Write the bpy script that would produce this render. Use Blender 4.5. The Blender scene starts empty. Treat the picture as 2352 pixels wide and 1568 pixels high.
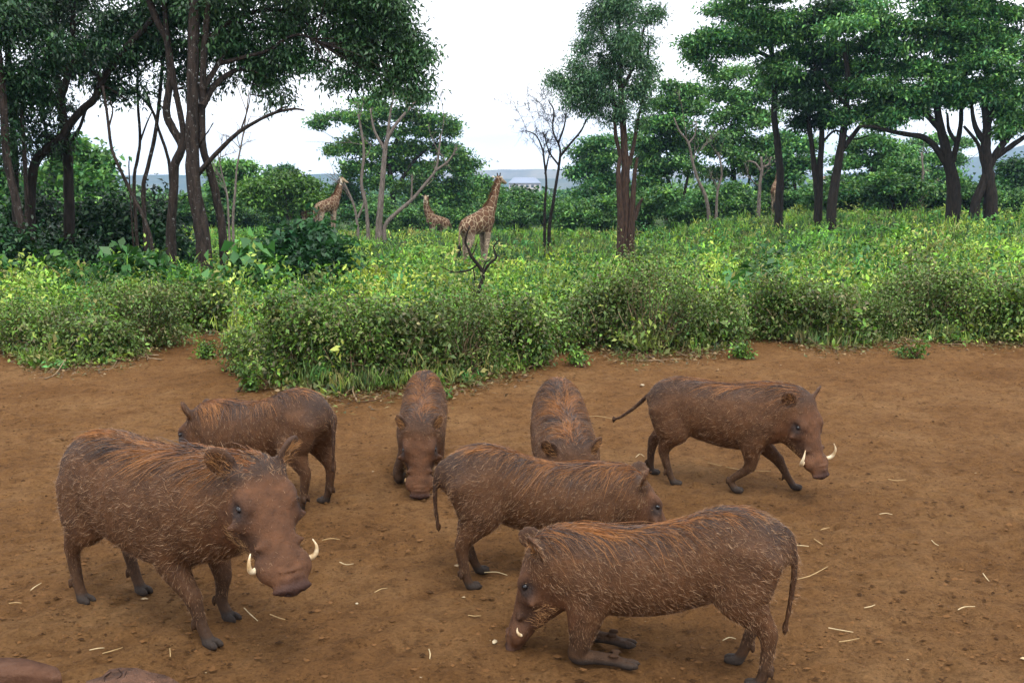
import bpy, math, random
import numpy as np
from mathutils import Vector, Matrix

# ------------------------------------------------------------------ camera, sky, light
scene = bpy.context.scene
TH = math.atan(387 / 2287)          # camera pitch (down)
CAMH = 2.0
cam_d = bpy.data.cameras.new("camera")
cam_d.lens = 35.0; cam_d.sensor_width = 36.0; cam_d.clip_start = 0.05; cam_d.clip_end = 30000
cam = bpy.data.objects.new("camera", cam_d)
scene.collection.objects.link(cam)
cam.location = (0, 0, CAMH); cam.rotation_euler = (math.pi / 2 - TH, 0, 0)
scene.camera = cam

SUN_EL, SUN_AZ = math.radians(62), math.radians(160)   # high, from the front left behind cloud
world = bpy.data.worlds.new("World"); scene.world = world; world.use_nodes = True
wn, wl = world.node_tree.nodes, world.node_tree.links
wn.clear()
sky = wn.new('ShaderNodeTexSky'); sky.sky_type = 'NISHITA'; sky.sun_disc = False
sky.sun_elevation = SUN_EL; sky.sun_rotation = SUN_AZ; sky.dust_density = 3.0; sky.air_density = 1.0
hs = wn.new('ShaderNodeVectorMath'); hs.operation = 'SCALE'; hs.inputs['Scale'].default_value = 0.10
wl.new(sky.outputs[0], hs.inputs[0])
tc = wn.new('ShaderNodeTexCoord'); mp = wn.new('ShaderNodeMapping'); mp.inputs['Scale'].default_value = (1.3, 1.3, 7.0)
nz = wn.new('ShaderNodeTexNoise'); nz.inputs['Scale'].default_value = 2.2; nz.inputs['Detail'].default_value = 6; nz.inputs['Roughness'].default_value = .55
wl.new(tc.outputs['Generated'], mp.inputs[0]); wl.new(mp.outputs[0], nz.inputs['Vector'])
cr = wn.new('ShaderNodeValToRGB'); cr.color_ramp.elements[0].position = .36; cr.color_ramp.elements[1].position = .58
cr.color_ramp.elements[0].color = (.98, .98, 1.06, 1); cr.color_ramp.elements[1].color = (1.26, 1.26, 1.28, 1)
wl.new(nz.outputs['Fac'], cr.inputs[0])
mx = wn.new('ShaderNodeMix'); mx.data_type = 'RGBA'; mx.inputs['Factor'].default_value = .93
wl.new(hs.outputs[0], mx.inputs['A']); wl.new(cr.outputs[0], mx.inputs['B'])
bg = wn.new('ShaderNodeBackground'); bg.inputs['Strength'].default_value = 1.0
wl.new(mx.outputs['Result'], bg.inputs['Color'])
wo = wn.new('ShaderNodeOutputWorld'); wl.new(bg.outputs[0], wo.inputs['Surface'])

sun_d = bpy.data.lights.new("sun", 'SUN'); sun_d.energy = 1.5; sun_d.angle = math.radians(20); sun_d.color = (1, .95, .87)
sun = bpy.data.objects.new("sun", sun_d); scene.collection.objects.link(sun)
sun.rotation_euler = (math.pi / 2 - SUN_EL, 0, math.pi - SUN_AZ)

vs = scene.view_settings
scene.display_settings.display_device = 'sRGB'
vs.view_transform = 'Standard'; vs.look = 'None'; vs.exposure = 0.85; vs.gamma = 1.0; vs.use_curve_mapping = False
cy = scene.cycles
cy.max_bounces = 5; cy.diffuse_bounces = 3; cy.glossy_bounces = 2; cy.transmission_bounces = 3; cy.transparent_max_bounces = 4
cy.volume_bounces = 0; cy.use_adaptive_sampling = True; cy.adaptive_threshold = .015
cy.use_denoising = True; cy.denoiser = 'OPENIMAGEDENOISE'; cy.denoising_input_passes = 'RGB_ALBEDO_NORMAL'; cy.denoising_prefilter = 'ACCURATE'
cy.sample_clamp_indirect = 6

# ------------------------------------------------------------------ helpers
C = scene.collection
rng = np.random.default_rng(7)
FV = 2287.0

def ray(vx, vy):
    xr = (vx - 1176) / FV; yr = (784 - vy) / FV
    return np.array([xr, yr * math.sin(TH) + math.cos(TH), yr * math.cos(TH) - math.sin(TH)])
def P(vx, vy, d):                     # point on the pixel's ray at ground distance d
    r = ray(vx, vy); return np.array([0, 0, CAMH]) + r * (d / r[1])
def sstep(a, b, x):
    t = np.clip((x - a) / (b - a), 0, 1); return t * t * (3 - 2 * t)
def hnoise(x, y, s=1.0, seed=0):
    x = np.asarray(x) * s + seed * 1.7; y = np.asarray(y) * s - seed * 2.3
    return (np.sin(x * 1.31 + y * .77 + 1.3 * np.sin(y * .9)) + np.sin(x * -.83 + y * 1.57 + 1.1 * np.sin(x * 1.21)) +
            .6 * np.sin(x * 2.9 + y * 2.1) + .6 * np.sin(-x * 2.3 + y * 3.3 + 1.2)) / 3.2
def ground_h(x, y):
    x = np.asarray(x, float); y = np.asarray(y, float)
    plat = 1.5 - 1.0 * sstep(5, 17, x)
    h = -plat * sstep(11, 37, y)
    h = h - .5 * np.exp(-((y - 38.5) / 8) ** 2) * (1 - sstep(2, 10, x))
    h = h - 60 * sstep(0, 1, (y - 54) / 1500) - .05 * np.clip(y - 54, 0, 60)
    h = h + .10 * hnoise(x, y, .35, 3) * sstep(11, 16, y) * (1 - sstep(200, 400, y))
    return h
def G(vx, vy, z=None):                # pixel to the ground (or to height z)
    r = ray(vx, vy)
    if z is not None:
        t = (z - CAMH) / r[2]; return np.array([0, 0, CAMH]) + r * t
    t = CAMH / max(1e-4, -r[2]) if r[2] < 0 else 100
    for _ in range(40):
        p = np.array([0, 0, CAMH]) + r * t
        hh = float(ground_h(p[0], p[1])); t = t + .6 * (hh - p[2]) / min(r[2], -.02)
        t = min(max(t, 1), 400)
    return np.array([0, 0, CAMH]) + r * t

def link(o, parent=None, loc=None):
    C.objects.link(o)
    if parent is not None: o.parent = parent
    if loc is not None: o.location = loc
    return o
def tag(o, label=None, cat=None, group=None, kind=None):
    if label: o['label'] = label
    if cat: o['category'] = cat
    if group: o['group'] = group
    if kind: o['kind'] = kind
    return o
def empty(name, loc=(0, 0, 0), rz=0.0, s=1.0):
    o = bpy.data.objects.new(name, None); C.objects.link(o)
    o.empty_display_size = .1
    o.location = loc; o.rotation_euler = (0, 0, rz); o.scale = (s, s, s); return o
def make_mesh(name, V, F, mats, smooth=False, pcol=None, fcol=None, fmat=None):
    """V (n,3); F: list of index arrays, each (m,k); pcol/fcol colours per point / face"""
    if not isinstance(F, (list, tuple)): F = [F]
    F = [np.asarray(f, np.int32) for f in F if len(f)]
    me = bpy.data.meshes.new(name)
    V = np.asarray(V, np.float32)
    me.vertices.add(len(V)); me.vertices.foreach_set('co', V.ravel())
    loops = np.concatenate([f.ravel() for f in F]).astype(np.int32)
    sizes = np.concatenate([np.full(len(f), f.shape[1], np.int32) for f in F])
    starts = np.concatenate([[0], np.cumsum(sizes)[:-1]]).astype(np.int32)
    me.loops.add(len(loops)); me.loops.foreach_set('vertex_index', loops)
    me.polygons.add(len(sizes)); me.polygons.foreach_set('loop_start', starts)
    if smooth: me.polygons.foreach_set('use_smooth', np.ones(len(sizes), bool))
    for m in (mats if isinstance(mats, (list, tuple)) else [mats]): me.materials.append(m)
    if fmat is not None: me.polygons.foreach_set('material_index', np.asarray(fmat, np.int32))
    for data, dom in ((pcol, 'POINT'), (fcol, 'FACE')):
        if data is not None:
            a = me.attributes.new('col', 'FLOAT_COLOR', dom)
            c = np.ones((len(data), 4), np.float32); c[:, :3] = data; a.data.foreach_set('color', c.ravel())
    me.update(calc_edges=True); me.validate(clean_customdata=False)
    return me
def mobj(name, V, F, mats, parent=None, **k):
    return link(bpy.data.objects.new(name, make_mesh(name, V, F, mats, **k)), parent)

def catmull(pts, n):
    pts = np.asarray(pts, float)
    if len(pts) < 2: return pts
    q = np.vstack([2 * pts[0] - pts[1], pts, 2 * pts[-1] - pts[-2]])
    out = []
    for i in range(1, len(q) - 2):
        p0, p1, p2, p3 = q[i - 1], q[i], q[i + 1], q[i + 2]
        for t in np.linspace(0, 1, n, endpoint=False):
            out.append(.5 * (2 * p1 + (p2 - p0) * t + (2 * p0 - 5 * p1 + 4 * p2 - p3) * t * t + (3 * p1 - p0 - 3 * p2 + p3) * t ** 3))
    out.append(pts[-1]); return np.array(out)
class Tubes:                          # gathers tapered tubes into one mesh
    def __init__(s): s.V = []; s.F = []; s.T = []; s.n = 0
    def add(s, pts, rads, sides=7, sub=4, wob=0.0, cap=True):
        pts = np.asarray(pts, float); rads = np.asarray(rads, float)
        if len(rads) != len(pts): rads = np.interp(np.linspace(0, 1, len(pts)), np.linspace(0, 1, len(rads)), rads)
        q = catmull(np.hstack([pts, rads[:, None]]), sub) if sub > 1 else np.hstack([pts, rads[:, None]])
        c, r = q[:, :3], np.maximum(q[:, 3], .0008)
        d = np.gradient(c, axis=0); d /= np.linalg.norm(d, axis=1)[:, None] + 1e-9
        ref = np.array([.31, .92, .23]); ref = ref if abs(d[0] @ ref) < .9 else np.array([1, 0, 0])
        a = np.cross(d, ref); a /= np.linalg.norm(a, axis=1)[:, None] + 1e-9; b = np.cross(d, a)
        ang = np.arange(sides) * 2 * np.pi / sides
        rr = r[:, None] * np.ones(sides)
        if wob: rr = rr * (1 + wob * rng.normal(size=rr.shape))
        ring = c[:, None] + (a[:, None] * np.cos(ang)[None, :, None] + b[:, None] * np.sin(ang)[None, :, None]) * rr[..., None]
        m = len(c); V = ring.reshape(-1, 3); i = np.arange(m - 1)[:, None] * sides; j = np.arange(sides)[None]; k = (j + 1) % sides
        F = np.stack([i + j, i + k, i + sides + k, i + sides + j], -1).reshape(-1, 4) + s.n
        s.V.append(V); s.F.append(F); s.n += len(V)
        if cap:
            s.V.append(c[-1:]); t = s.n; base = t - sides
            s.T.append(np.stack([base + np.arange(sides), base + (np.arange(sides) + 1) % sides, np.full(sides, t)], -1)); s.n += 1
        return s
    def build(s, name, mat, parent=None):
        return mobj(name, np.vstack(s.V), [np.vstack(s.F)] + ([np.vstack(s.T)] if s.T else []), mat, parent, smooth=True)

# ------------------------------------------------------------------ materials
def new_mat(name):
    m = bpy.data.materials.new(name); m.use_nodes = True
    n, l = m.node_tree.nodes, m.node_tree.links; n.clear()
    out = n.new('ShaderNodeOutputMaterial'); b = n.new('ShaderNodeBsdfPrincipled'); l.new(b.outputs[0], out.inputs['Surface'])
    return m, n, l, b, out
def ramp(n, stops):
    r = n.new('ShaderNodeValToRGB'); e = r.color_ramp.elements
    while len(e) < len(stops): e.new(.5)
    for el, (p, c) in zip(e, stops): el.position = p; el.color = (*c, 1)
    return r
def noise(n, l, scale, detail=4, rough=.55, coord='Object', vec=None):
    t = n.new('ShaderNodeTexNoise'); t.inputs['Scale'].default_value = scale; t.inputs['Detail'].default_value = detail; t.inputs['Roughness'].default_value = rough
    if vec is None:
        c = n.new('ShaderNodeTexCoord'); vec = c.outputs[coord]
    l.new(vec, t.inputs['Vector']); return t
def bump(n, l, hsock, strength, dist, b, prev=None):
    bp = n.new('ShaderNodeBump'); bp.inputs['Strength'].default_value = strength; bp.inputs['Distance'].default_value = dist
    l.new(hsock, bp.inputs['Height'])
    if prev: l.new(prev.outputs[0], bp.inputs['Normal'])
    if b: l.new(bp.outputs[0], b.inputs['Normal'])
    return bp
def leaf_mat(name, trans=.3, rough=.5, spec=.35, tgain=(1.1, 1.15, .5)):
    m, n, l, b, out = new_mat(name)
    a = n.new('ShaderNodeAttribute'); a.attribute_name = 'col'
    b.inputs['Roughness'].default_value = rough; b.inputs['Specular IOR Level'].default_value = spec
    l.new(a.outputs['Color'], b.inputs['Base Color'])
    t = n.new('ShaderNodeBsdfTranslucent'); g = n.new('ShaderNodeVectorMath'); g.operation = 'MULTIPLY'; g.inputs[1].default_value = tgain
    l.new(a.outputs['Color'], g.inputs[0]); l.new(g.outputs[0], t.inputs['Color'])
    mxs = n.new('ShaderNodeMixShader'); mxs.inputs[0].default_value = trans
    l.new(b.outputs[0], mxs.inputs[1]); l.new(t.outputs[0], mxs.inputs[2]); l.new(mxs.outputs[0], out.inputs['Surface'])
    return m
def hair_mat(name, rough=.5, spec=.3):
    m, n, l, b, out = new_mat(name)
    a = n.new('ShaderNodeAttribute'); a.attribute_name = 'col'; l.new(a.outputs['Color'], b.inputs['Base Color'])
    b.inputs['Roughness'].default_value = rough; b.inputs['Specular IOR Level'].default_value = spec
    return m
def bark_mat(name, c0, c1, lichen=0.0, scale=6):
    m, n, l, b, out = new_mat(name)
    cd = n.new('ShaderNodeTexCoord'); mpn = n.new('ShaderNodeMapping'); mpn.inputs['Scale'].default_value = (1, 1, .22)
    l.new(cd.outputs['Object'], mpn.inputs[0])
    t = noise(n, l, scale * 2.5, 6, .65, vec=mpn.outputs[0]); r = ramp(n, [(.35, c0), (.68, c1)]); l.new(t.outputs['Fac'], r.inputs[0])
    col = r.outputs[0]
    if lichen:
        t2 = noise(n, l, scale * 2.6, 6, .75); r2 = ramp(n, [(.68 - .1 * lichen, (0, 0, 0)), (.74 - .08 * lichen, (1, 1, 1))]); l.new(t2.outputs['Fac'], r2.inputs[0])
        mm = n.new('ShaderNodeMix'); mm.data_type = 'RGBA'; l.new(r2.outputs[0], mm.inputs['Factor']); l.new(col, mm.inputs['A']); mm.inputs['B'].default_value = (.34, .35, .34, 1); col = mm.outputs['Result']
    l.new(col, b.inputs['Base Color']); b.inputs['Roughness'].default_value = .85; b.inputs['Specular IOR Level'].default_value = .2
    bump(n, l, t.outputs['Fac'], 1.0, .07, b); return m
def plain_mat(name, c, rough=.6, spec=.4, var=.25, scale=30, bmp=0.0):
    m, n, l, b, out = new_mat(name)
    t = noise(n, l, scale, 5); lo = tuple(x * (1 - var) for x in c); hi = tuple(min(1, x * (1 + var)) for x in c)
    r = ramp(n, [(.3, lo), (.7, hi)]); l.new(t.outputs['Fac'], r.inputs[0]); l.new(r.outputs[0], b.inputs['Base Color'])
    b.inputs['Roughness'].default_value = rough; b.inputs['Specular IOR Level'].default_value = spec
    if bmp: bump(n, l, t.outputs['Fac'], .6, bmp, b)
    return m

M_leaf = leaf_mat('foliage', .2, .5, .4)
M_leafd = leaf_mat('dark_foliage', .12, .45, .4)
M_grass = leaf_mat('undergrowth_foliage', .2, .5, .35)
M_hair = hair_mat('bristle')
M_bark_d = bark_mat('dark_bark', (.007, .006, .005), (.034, .026, .021), .0)
M_bark_l = bark_mat('lichen_bark', (.010, .008, .007), (.060, .044, .036), .78)
M_bark_b = bark_mat('brown_bark', (.020, .012, .009), (.080, .046, .031), .0)
M_bark_p = bark_mat('bleached_wood', (.09, .072, .06), (.24, .20, .175), .0)
M_twig = plain_mat('dry_twig', (.25, .18, .11), .8, .2, .4, 12)
M_stemd = plain_mat('shrub_stem', (.10, .055, .03), .8, .2, .4, 12)

# ground
mg, n, l, b, out = new_mat('red_brown_soil')
geo = n.new('ShaderNodeNewGeometry')
t1 = noise(n, l, .85, 6, .68, vec=geo.outputs['Position']); t2 = noise(n, l, 9, 8, .7, vec=geo.outputs['Position']); t3 = noise(n, l, 48, 8, .8, vec=geo.outputs['Position'])
r1 = ramp(n, [(.3, (.135, .064, .022)), (.50, (.19, .096, .036)), (.72, (.255, .142, .060))]); l.new(t1.outputs['Fac'], r1.inputs[0])
r2 = ramp(n, [(.28, (.55, .51, .48)), (.5, (1, 1, 1)), (.75, (1.22, 1.2, 1.18))]); l.new(t2.outputs['Fac'], r2.inputs[0])
r3 = ramp(n, [(.34, (.36, .33, .31)), (.45, (.95, .95, .95)), (.66, (1.32, 1.32, 1.32))]); l.new(t3.outputs['Fac'], r3.inputs[0])
m1 = n.new('ShaderNodeMix'); m1.data_type = 'RGBA'; m1.blend_type = 'MULTIPLY'; m1.inputs['Factor'].default_value = 1; l.new(r1.outputs[0], m1.inputs['A']); l.new(r2.outputs[0], m1.inputs['B'])
m2 = n.new('ShaderNodeMix'); m2.data_type = 'RGBA'; m2.blend_type = 'MULTIPLY'; m2.inputs['Factor'].default_value = 1; l.new(m1.outputs['Result'], m2.inputs['A']); l.new(r3.outputs[0], m2.inputs['B'])
sx = n.new('ShaderNodeSeparateXYZ'); l.new(geo.outputs['Position'], sx.inputs[0])
mr = n.new('ShaderNodeMapRange'); mr.inputs['From Min'].default_value = 12; mr.inputs['From Max'].default_value = 16; l.new(sx.outputs['Y'], mr.inputs['Value'])
m3 = n.new('ShaderNodeMix'); m3.data_type = 'RGBA'; l.new(mr.outputs[0], m3.inputs['Factor']); l.new(m2.outputs['Result'], m3.inputs['A'])
tg = noise(n, l, .02, 6, .6, vec=geo.outputs['Position']); rg = ramp(n, [(.35, (.022, .045, .012)), (.6, (.045, .075, .018)), (.75, (.12, .11, .05))]); l.new(tg.outputs['Fac'], rg.inputs[0]); l.new(rg.outputs[0], m3.inputs['B'])
l.new(m3.outputs['Result'], b.inputs['Base Color']); b.inputs['Roughness'].default_value = .95; b.inputs['Specular IOR Level'].default_value = .1
bp1 = bump(n, l, t2.outputs['Fac'], .9, .06, None); bump(n, l, t3.outputs['Fac'], 1.0, .028, b, bp1)
M_ground = mg

# ------------------------------------------------------------------ ground, hills
def axis_pts(a, b_, step, far, grow):
    c = list(np.arange(a, b_ + 1e-6, step)); s = step; x = c[-1]
    while x < far: s *= grow; x += s; c.append(x)
    return c
ys = [-40, -12, -4, -1, .3] + axis_pts(.9, 13, .058, 3950, 1.13)
xp = axis_pts(0, 6.0, .060, 3900, 1.17); xs = np.array([-x for x in xp[:0:-1]] + xp); ys = np.array(ys)
X, Y = np.meshgrid(xs, ys); Z = ground_h(X, Y)
near = (1 - sstep(12, 15, Y)) * (1 - sstep(5.8, 7.5, np.abs(X)))
rel = .011 * hnoise(X, Y, 3.3, 1) + .008 * hnoise(X, Y, 9.1, 2) + .006 * hnoise(X, Y, 23, 5) + .0075 * rng.normal(size=X.shape)
rel += -.015 * np.clip(hnoise(X, Y, 1.3, 9), 0, 1) * np.abs(rng.normal(size=X.shape))
Z = Z + rel * near
ny, nx = X.shape; idx = np.arange(ny * nx).reshape(ny, nx)
Fg = np.stack([idx[:-1, :-1], idx[:-1, 1:], idx[1:, 1:], idx[1:, :-1]], -1).reshape(-1, 4)
tag(mobj('ground', np.stack([X, Y, Z], -1).reshape(-1, 3), Fg, M_ground, smooth=True), kind='structure')

def hill(name, pts, d, base_v, mat, dd=260):
    """ridge line in view pixels -> a long solid hill at distance d"""
    pts = np.array(pts, float); xx = np.linspace(pts[0, 0], pts[-1, 0], 160)
    yy = np.interp(xx, pts[:, 0], pts[:, 1]) + 1.2 * hnoise(xx, xx * .3, .05, 4) + .7 * hnoise(xx, xx * 0, .2, 6)
    top = np.array([P(a, c, d) for a, c in zip(xx, yy)])
    fr = top.copy(); fr[:, 1] -= dd; fr[:, 2] = -70; md = (top + fr) / 2; md[:, 2] = fr[:, 2] + (top[:, 2] - fr[:, 2]) * .55 + 12 * hnoise(xx, xx, .03, 2)
    bk = top.copy(); bk[:, 1] += dd; bk[:, 2] = -70
    V = np.stack([fr, md, top, bk], 1).reshape(-1, 3); m = len(xx)
    i = np.arange(m - 1)[:, None] * 4 + np.arange(3)[None]
    F = np.stack([i, i + 4, i + 5, i + 1], -1).reshape(-1, 4)
    return tag(mobj(name, V, F, mat, smooth=True), kind='structure')
def hill_mat(name, c0, c1, s):
    m, n, l, b, out = new_mat(name); geo = n.new('ShaderNodeNewGeometry')
    t = noise(n, l, s, 7, .7, vec=geo.outputs['Position']); r = ramp(n, [(.35, c0), (.65, c1)]); l.new(t.outputs['Fac'], r.inputs[0]); l.new(r.outputs[0], b.inputs['Base Color'])
    b.inputs['Roughness'].default_value = 1; b.inputs['Specular IOR Level'].default_value = 0; return m
M_hill = hill_mat('far_hill', (.03, .055, .03), (.13, .12, .06), .006)
M_hill2 = hill_mat('dry_hill', (.12, .10, .06), (.30, .24, .14), .005)
hill('hills', [(-400, 405), (200, 405), (330, 402), (480, 402), (640, 405), (740, 399), (850, 402), (1000, 408), (1120, 411), (1400, 410), (2800, 412)], 2400, 0, M_hill)
hill('hills', [(600, 400), (1000, 400), (1070, 393), (1150, 390), (1230, 388), (1330, 392), (1600, 396), (2100, 400), (2800, 405)], 3300, 0, M_hill2)
hill('hills', [(1950, 399), (2060, 384), (2130, 372), (2200, 365), (2260, 358), (2300, 350), (2352, 333), (2450, 300), (2700, 290), (2900, 330)], 2700, 0, M_hill)


# ------------------------------------------------------------------ signed-distance modelling of animals
class SDF:
    def __init__(s, lo, hi, cell):
        s.lo = np.array(lo, float); s.cell = cell
        s.n = np.ceil((np.array(hi) - s.lo) / cell).astype(int) + 1
        s.D = np.full(s.n, 9.0, np.float32); s.rsc = 1.0
        s.ax = [(s.lo[i] + cell * np.arange(s.n[i])).astype(np.float32) for i in range(3)]
    def box(s, lo, hi):
        a = np.clip(np.floor((np.asarray(lo) - s.lo) / s.cell).astype(int), 0, s.n - 1)
        b = np.clip(np.ceil((np.asarray(hi) - s.lo) / s.cell).astype(int) + 1, a + 1, s.n)
        sl = tuple(slice(a[i], b[i]) for i in range(3))
        return sl, s.ax[0][sl[0]][:, None, None], s.ax[1][sl[1]][None, :, None], s.ax[2][sl[2]][None, None, :]
    def merge(s, sl, d, k, sub=False):
        a = s.D[sl]
        if sub:
            d = -d; h = np.maximum(k - np.abs(a - d), 0) / k; s.D[sl] = np.maximum(a, d) + h * h * k / 4
        else:
            h = np.maximum(k - np.abs(a - d), 0) / k; s.D[sl] = np.minimum(a, d) + -h * h * k / 4
    def chain(s, pts, rv, rs=None, k=.03, up=(0, 0, 1), sub=False, n=4):
        """tapered tube through pts; rv radius along up, rs radius sideways"""
        pts = np.asarray(pts, float); rv = np.asarray(rv, float) * s.rsc; rs = rv if rs is None else np.asarray(rs, float) * s.rsc
        q = catmull(np.hstack([pts, rv[:, None], rs[:, None]]), n) if len(pts) > 2 else np.hstack([pts, rv[:, None], rs[:, None]])
        m = max(q[:, 3].max(), q[:, 4].max()) + k + 3 * s.cell
        lo = q[:, :3].min(0) - m; hi = q[:, :3].max(0) + m
        SL, *_ = s.box(lo, hi); off = np.array([x.start for x in SL])
        T = np.full(s.D[SL].shape, 9.0, np.float32); upv = np.asarray(up, float)
        for i in range(len(q) - 1):
            a, b = q[i], q[i + 1]; mm = max(a[3], a[4], b[3], b[4]) + k + 3 * s.cell
            sl, x, y, z = s.box(np.minimum(a[:3], b[:3]) - mm, np.maximum(a[:3], b[:3]) + mm)
            d = b[:3] - a[:3]; L = np.linalg.norm(d)
            if L < 1e-6: continue
            d /= L; sd = np.cross(upv, d)
            if np.linalg.norm(sd) < 1e-3: sd = np.cross((1, .01, 0), d)
            sd /= np.linalg.norm(sd); u = np.cross(d, sd)
            X_, Y_, Z_ = x - a[0], y - a[1], z - a[2]
            al = X_ * d[0] + Y_ * d[1] + Z_ * d[2]; t = np.clip(al / L, 0, 1)
            ou = X_ * u[0] + Y_ * u[1] + Z_ * u[2]; os_ = X_ * sd[0] + Y_ * sd[1] + Z_ * sd[2]; oa = al - t * L
            ru = a[3] + (b[3] - a[3]) * t; rr = a[4] + (b[4] - a[4]) * t; rm = np.minimum(ru, rr)
            e = np.sqrt((ou / ru) ** 2 + (os_ / rr) ** 2 + (oa / rm) ** 2)
            dd = ((e - 1) * rm).astype(np.float32)
            ls = tuple(slice(sl[j].start - off[j], sl[j].stop - off[j]) for j in range(3))
            T[ls] = np.minimum(T[ls], dd)
        s.merge(SL, T, k, sub)
    def ell(s, c, r, R=None, k=.02, sub=False):
        """ellipsoid, radii r along the rows of R"""
        c = np.asarray(c, float); r = np.asarray(r, float) * s.rsc; R = np.eye(3) if R is None else np.asarray(R, float)
        m = r.max() + k + 3 * s.cell; sl, x, y, z = s.box(c - m, c + m); x = x - c[0]; y = y - c[1]; z = z - c[2]
        e2 = 0; g2 = 0
        for i in range(3):
            w = (x * R[i][0] + y * R[i][1] + z * R[i][2]); e2 = e2 + (w / r[i]) ** 2; g2 = g2 + (w / r[i] ** 2) ** 2
        e = np.sqrt(e2); d = e * (e - 1) / (np.sqrt(g2) + 1e-6)
        s.merge(sl, d.astype(np.float32), k, sub)
    def mesh(s):
        D = s.D; ins = D < 0
        cnt = np.zeros(tuple(s.n - 1), np.int8); acc = np.zeros(tuple(s.n - 1) + (3,), np.float32); num = np.zeros(tuple(s.n - 1), np.float32)
        for o in np.ndindex(2, 2, 2):
            cnt += ins[tuple(slice(o[i], o[i] + s.n[i] - 1) for i in range(3))]
        act = (cnt > 0) & (cnt < 8); ci = np.argwhere(act)
        corner = {o: D[ci[:, 0] + o[0], ci[:, 1] + o[1], ci[:, 2] + o[2]] for o in np.ndindex(2, 2, 2)}
        p = np.zeros((len(ci), 3)); w = np.zeros(len(ci))
        for a in range(3):
            for o in np.ndindex(2, 2, 2):
                if o[a]: continue
                o2 = tuple(o[i] + (i == a) for i in range(3)); v0, v1 = corner[o], corner[o2]
                cross = (v0 < 0) != (v1 < 0); t = np.where(cross, v0 / np.where(cross, v0 - v1, 1), 0)
                q = np.tile(np.array(o, float), (len(ci), 1)); q[:, a] += t
                p += q * cross[:, None]; w += cross
        V = s.lo + (ci + p / w[:, None]) * s.cell
        vid = np.full(tuple(s.n - 1), -1, np.int64); vid[act] = np.arange(len(ci))
        F = []
        for a in range(3):
            b, c = (a + 1) % 3, (a + 2) % 3
            sl0 = [slice(None)] * 3; sl1 = [slice(None)] * 3; sl0[a] = slice(0, -1); sl1[a] = slice(1, None)
            x = ins[tuple(sl0)] != ins[tuple(sl1)]; e = np.argwhere(x)
            e = e[(e[:, b] > 0) & (e[:, c] > 0) & (e[:, b] < s.n[b] - 1) & (e[:, c] < s.n[c] - 1)]
            fl = ins[tuple(e.T)]
            def g(db, dc):
                q = e.copy(); q[:, b] -= db; q[:, c] -= dc; return vid[tuple(q.T)]
            f = np.stack([g(1, 1), g(0, 1), g(0, 0), g(1, 0)], -1); f[~fl] = f[~fl][:, ::-1]; F.append(f)
        return V, np.vstack(F)
    def sample(s, p):
        q = (p - s.lo) / s.cell; q = np.clip(q, 0, s.n - 1.001); i = q.astype(int); f = q - i; r = 0
        for o in np.ndindex(2, 2, 2):
            w = np.prod(np.where(np.array(o), f, 1 - f), axis=1); r = r + w * s.D[i[:, 0] + o[0], i[:, 1] + o[1], i[:, 2] + o[2]]
        return r
    def grad(s, p):
        e = s.cell * .8; g = np.stack([s.sample(p + np.eye(3)[i] * e) - s.sample(p - np.eye(3)[i] * e) for i in range(3)], -1)
        return g / (np.linalg.norm(g, axis=1)[:, None] + 1e-9)

def strands(sdf, root, dirs, length, width, cols, nseg=3, droop=0.0, hug=.004, tipcol=None, wav=0.0, droopdir=(0, 0, -1)):
    """thin tapered ribbons that start at root, follow dirs and stay outside the body"""
    n = len(root); p = root.copy(); d = dirs / (np.linalg.norm(dirs, axis=1)[:, None] + 1e-9)
    length = np.broadcast_to(np.asarray(length, float), (n,)); width = np.broadcast_to(np.asarray(width, float), (n,))
    side = np.cross(d, rng.normal(size=(n, 3))); side /= np.linalg.norm(side, axis=1)[:, None] + 1e-9
    rows = []
    for i in range(nseg + 1):
        w = width * (1 - (i / nseg) ** 1.5 * .8)
        rows.append((p - side * w[:, None] * .5, p + side * w[:, None] * .5))
        if i == nseg: break
        d = d + np.asarray(droopdir) * droop / nseg + (rng.normal(size=(n, 3)) * wav / nseg if wav else 0); d /= np.linalg.norm(d, axis=1)[:, None]
        p = p + d * (length / nseg)[:, None]
        if sdf is not None:
            ds = sdf.sample(p); bad = ds < hug * (i + 1) / 2
            if bad.any():
                g = sdf.grad(p[bad]); p[bad] += g * (hug * (i + 1) / 2 - ds[bad])[:, None]
    V = np.stack([np.stack(r, 1) for r in rows], 1).reshape(-1, 3)            # n, nseg+1, 2
    k = (nseg + 1) * 2; base = np.arange(n)[:, None] * k + np.arange(nseg)[None] * 2
    F = np.stack([base, base + 1, base + 3, base + 2], -1).reshape(-1, 4)
    if tipcol is None: tipcol = cols
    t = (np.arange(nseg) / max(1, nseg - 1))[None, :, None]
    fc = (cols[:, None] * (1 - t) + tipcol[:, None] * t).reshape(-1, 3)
    return V, F, fc

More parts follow.
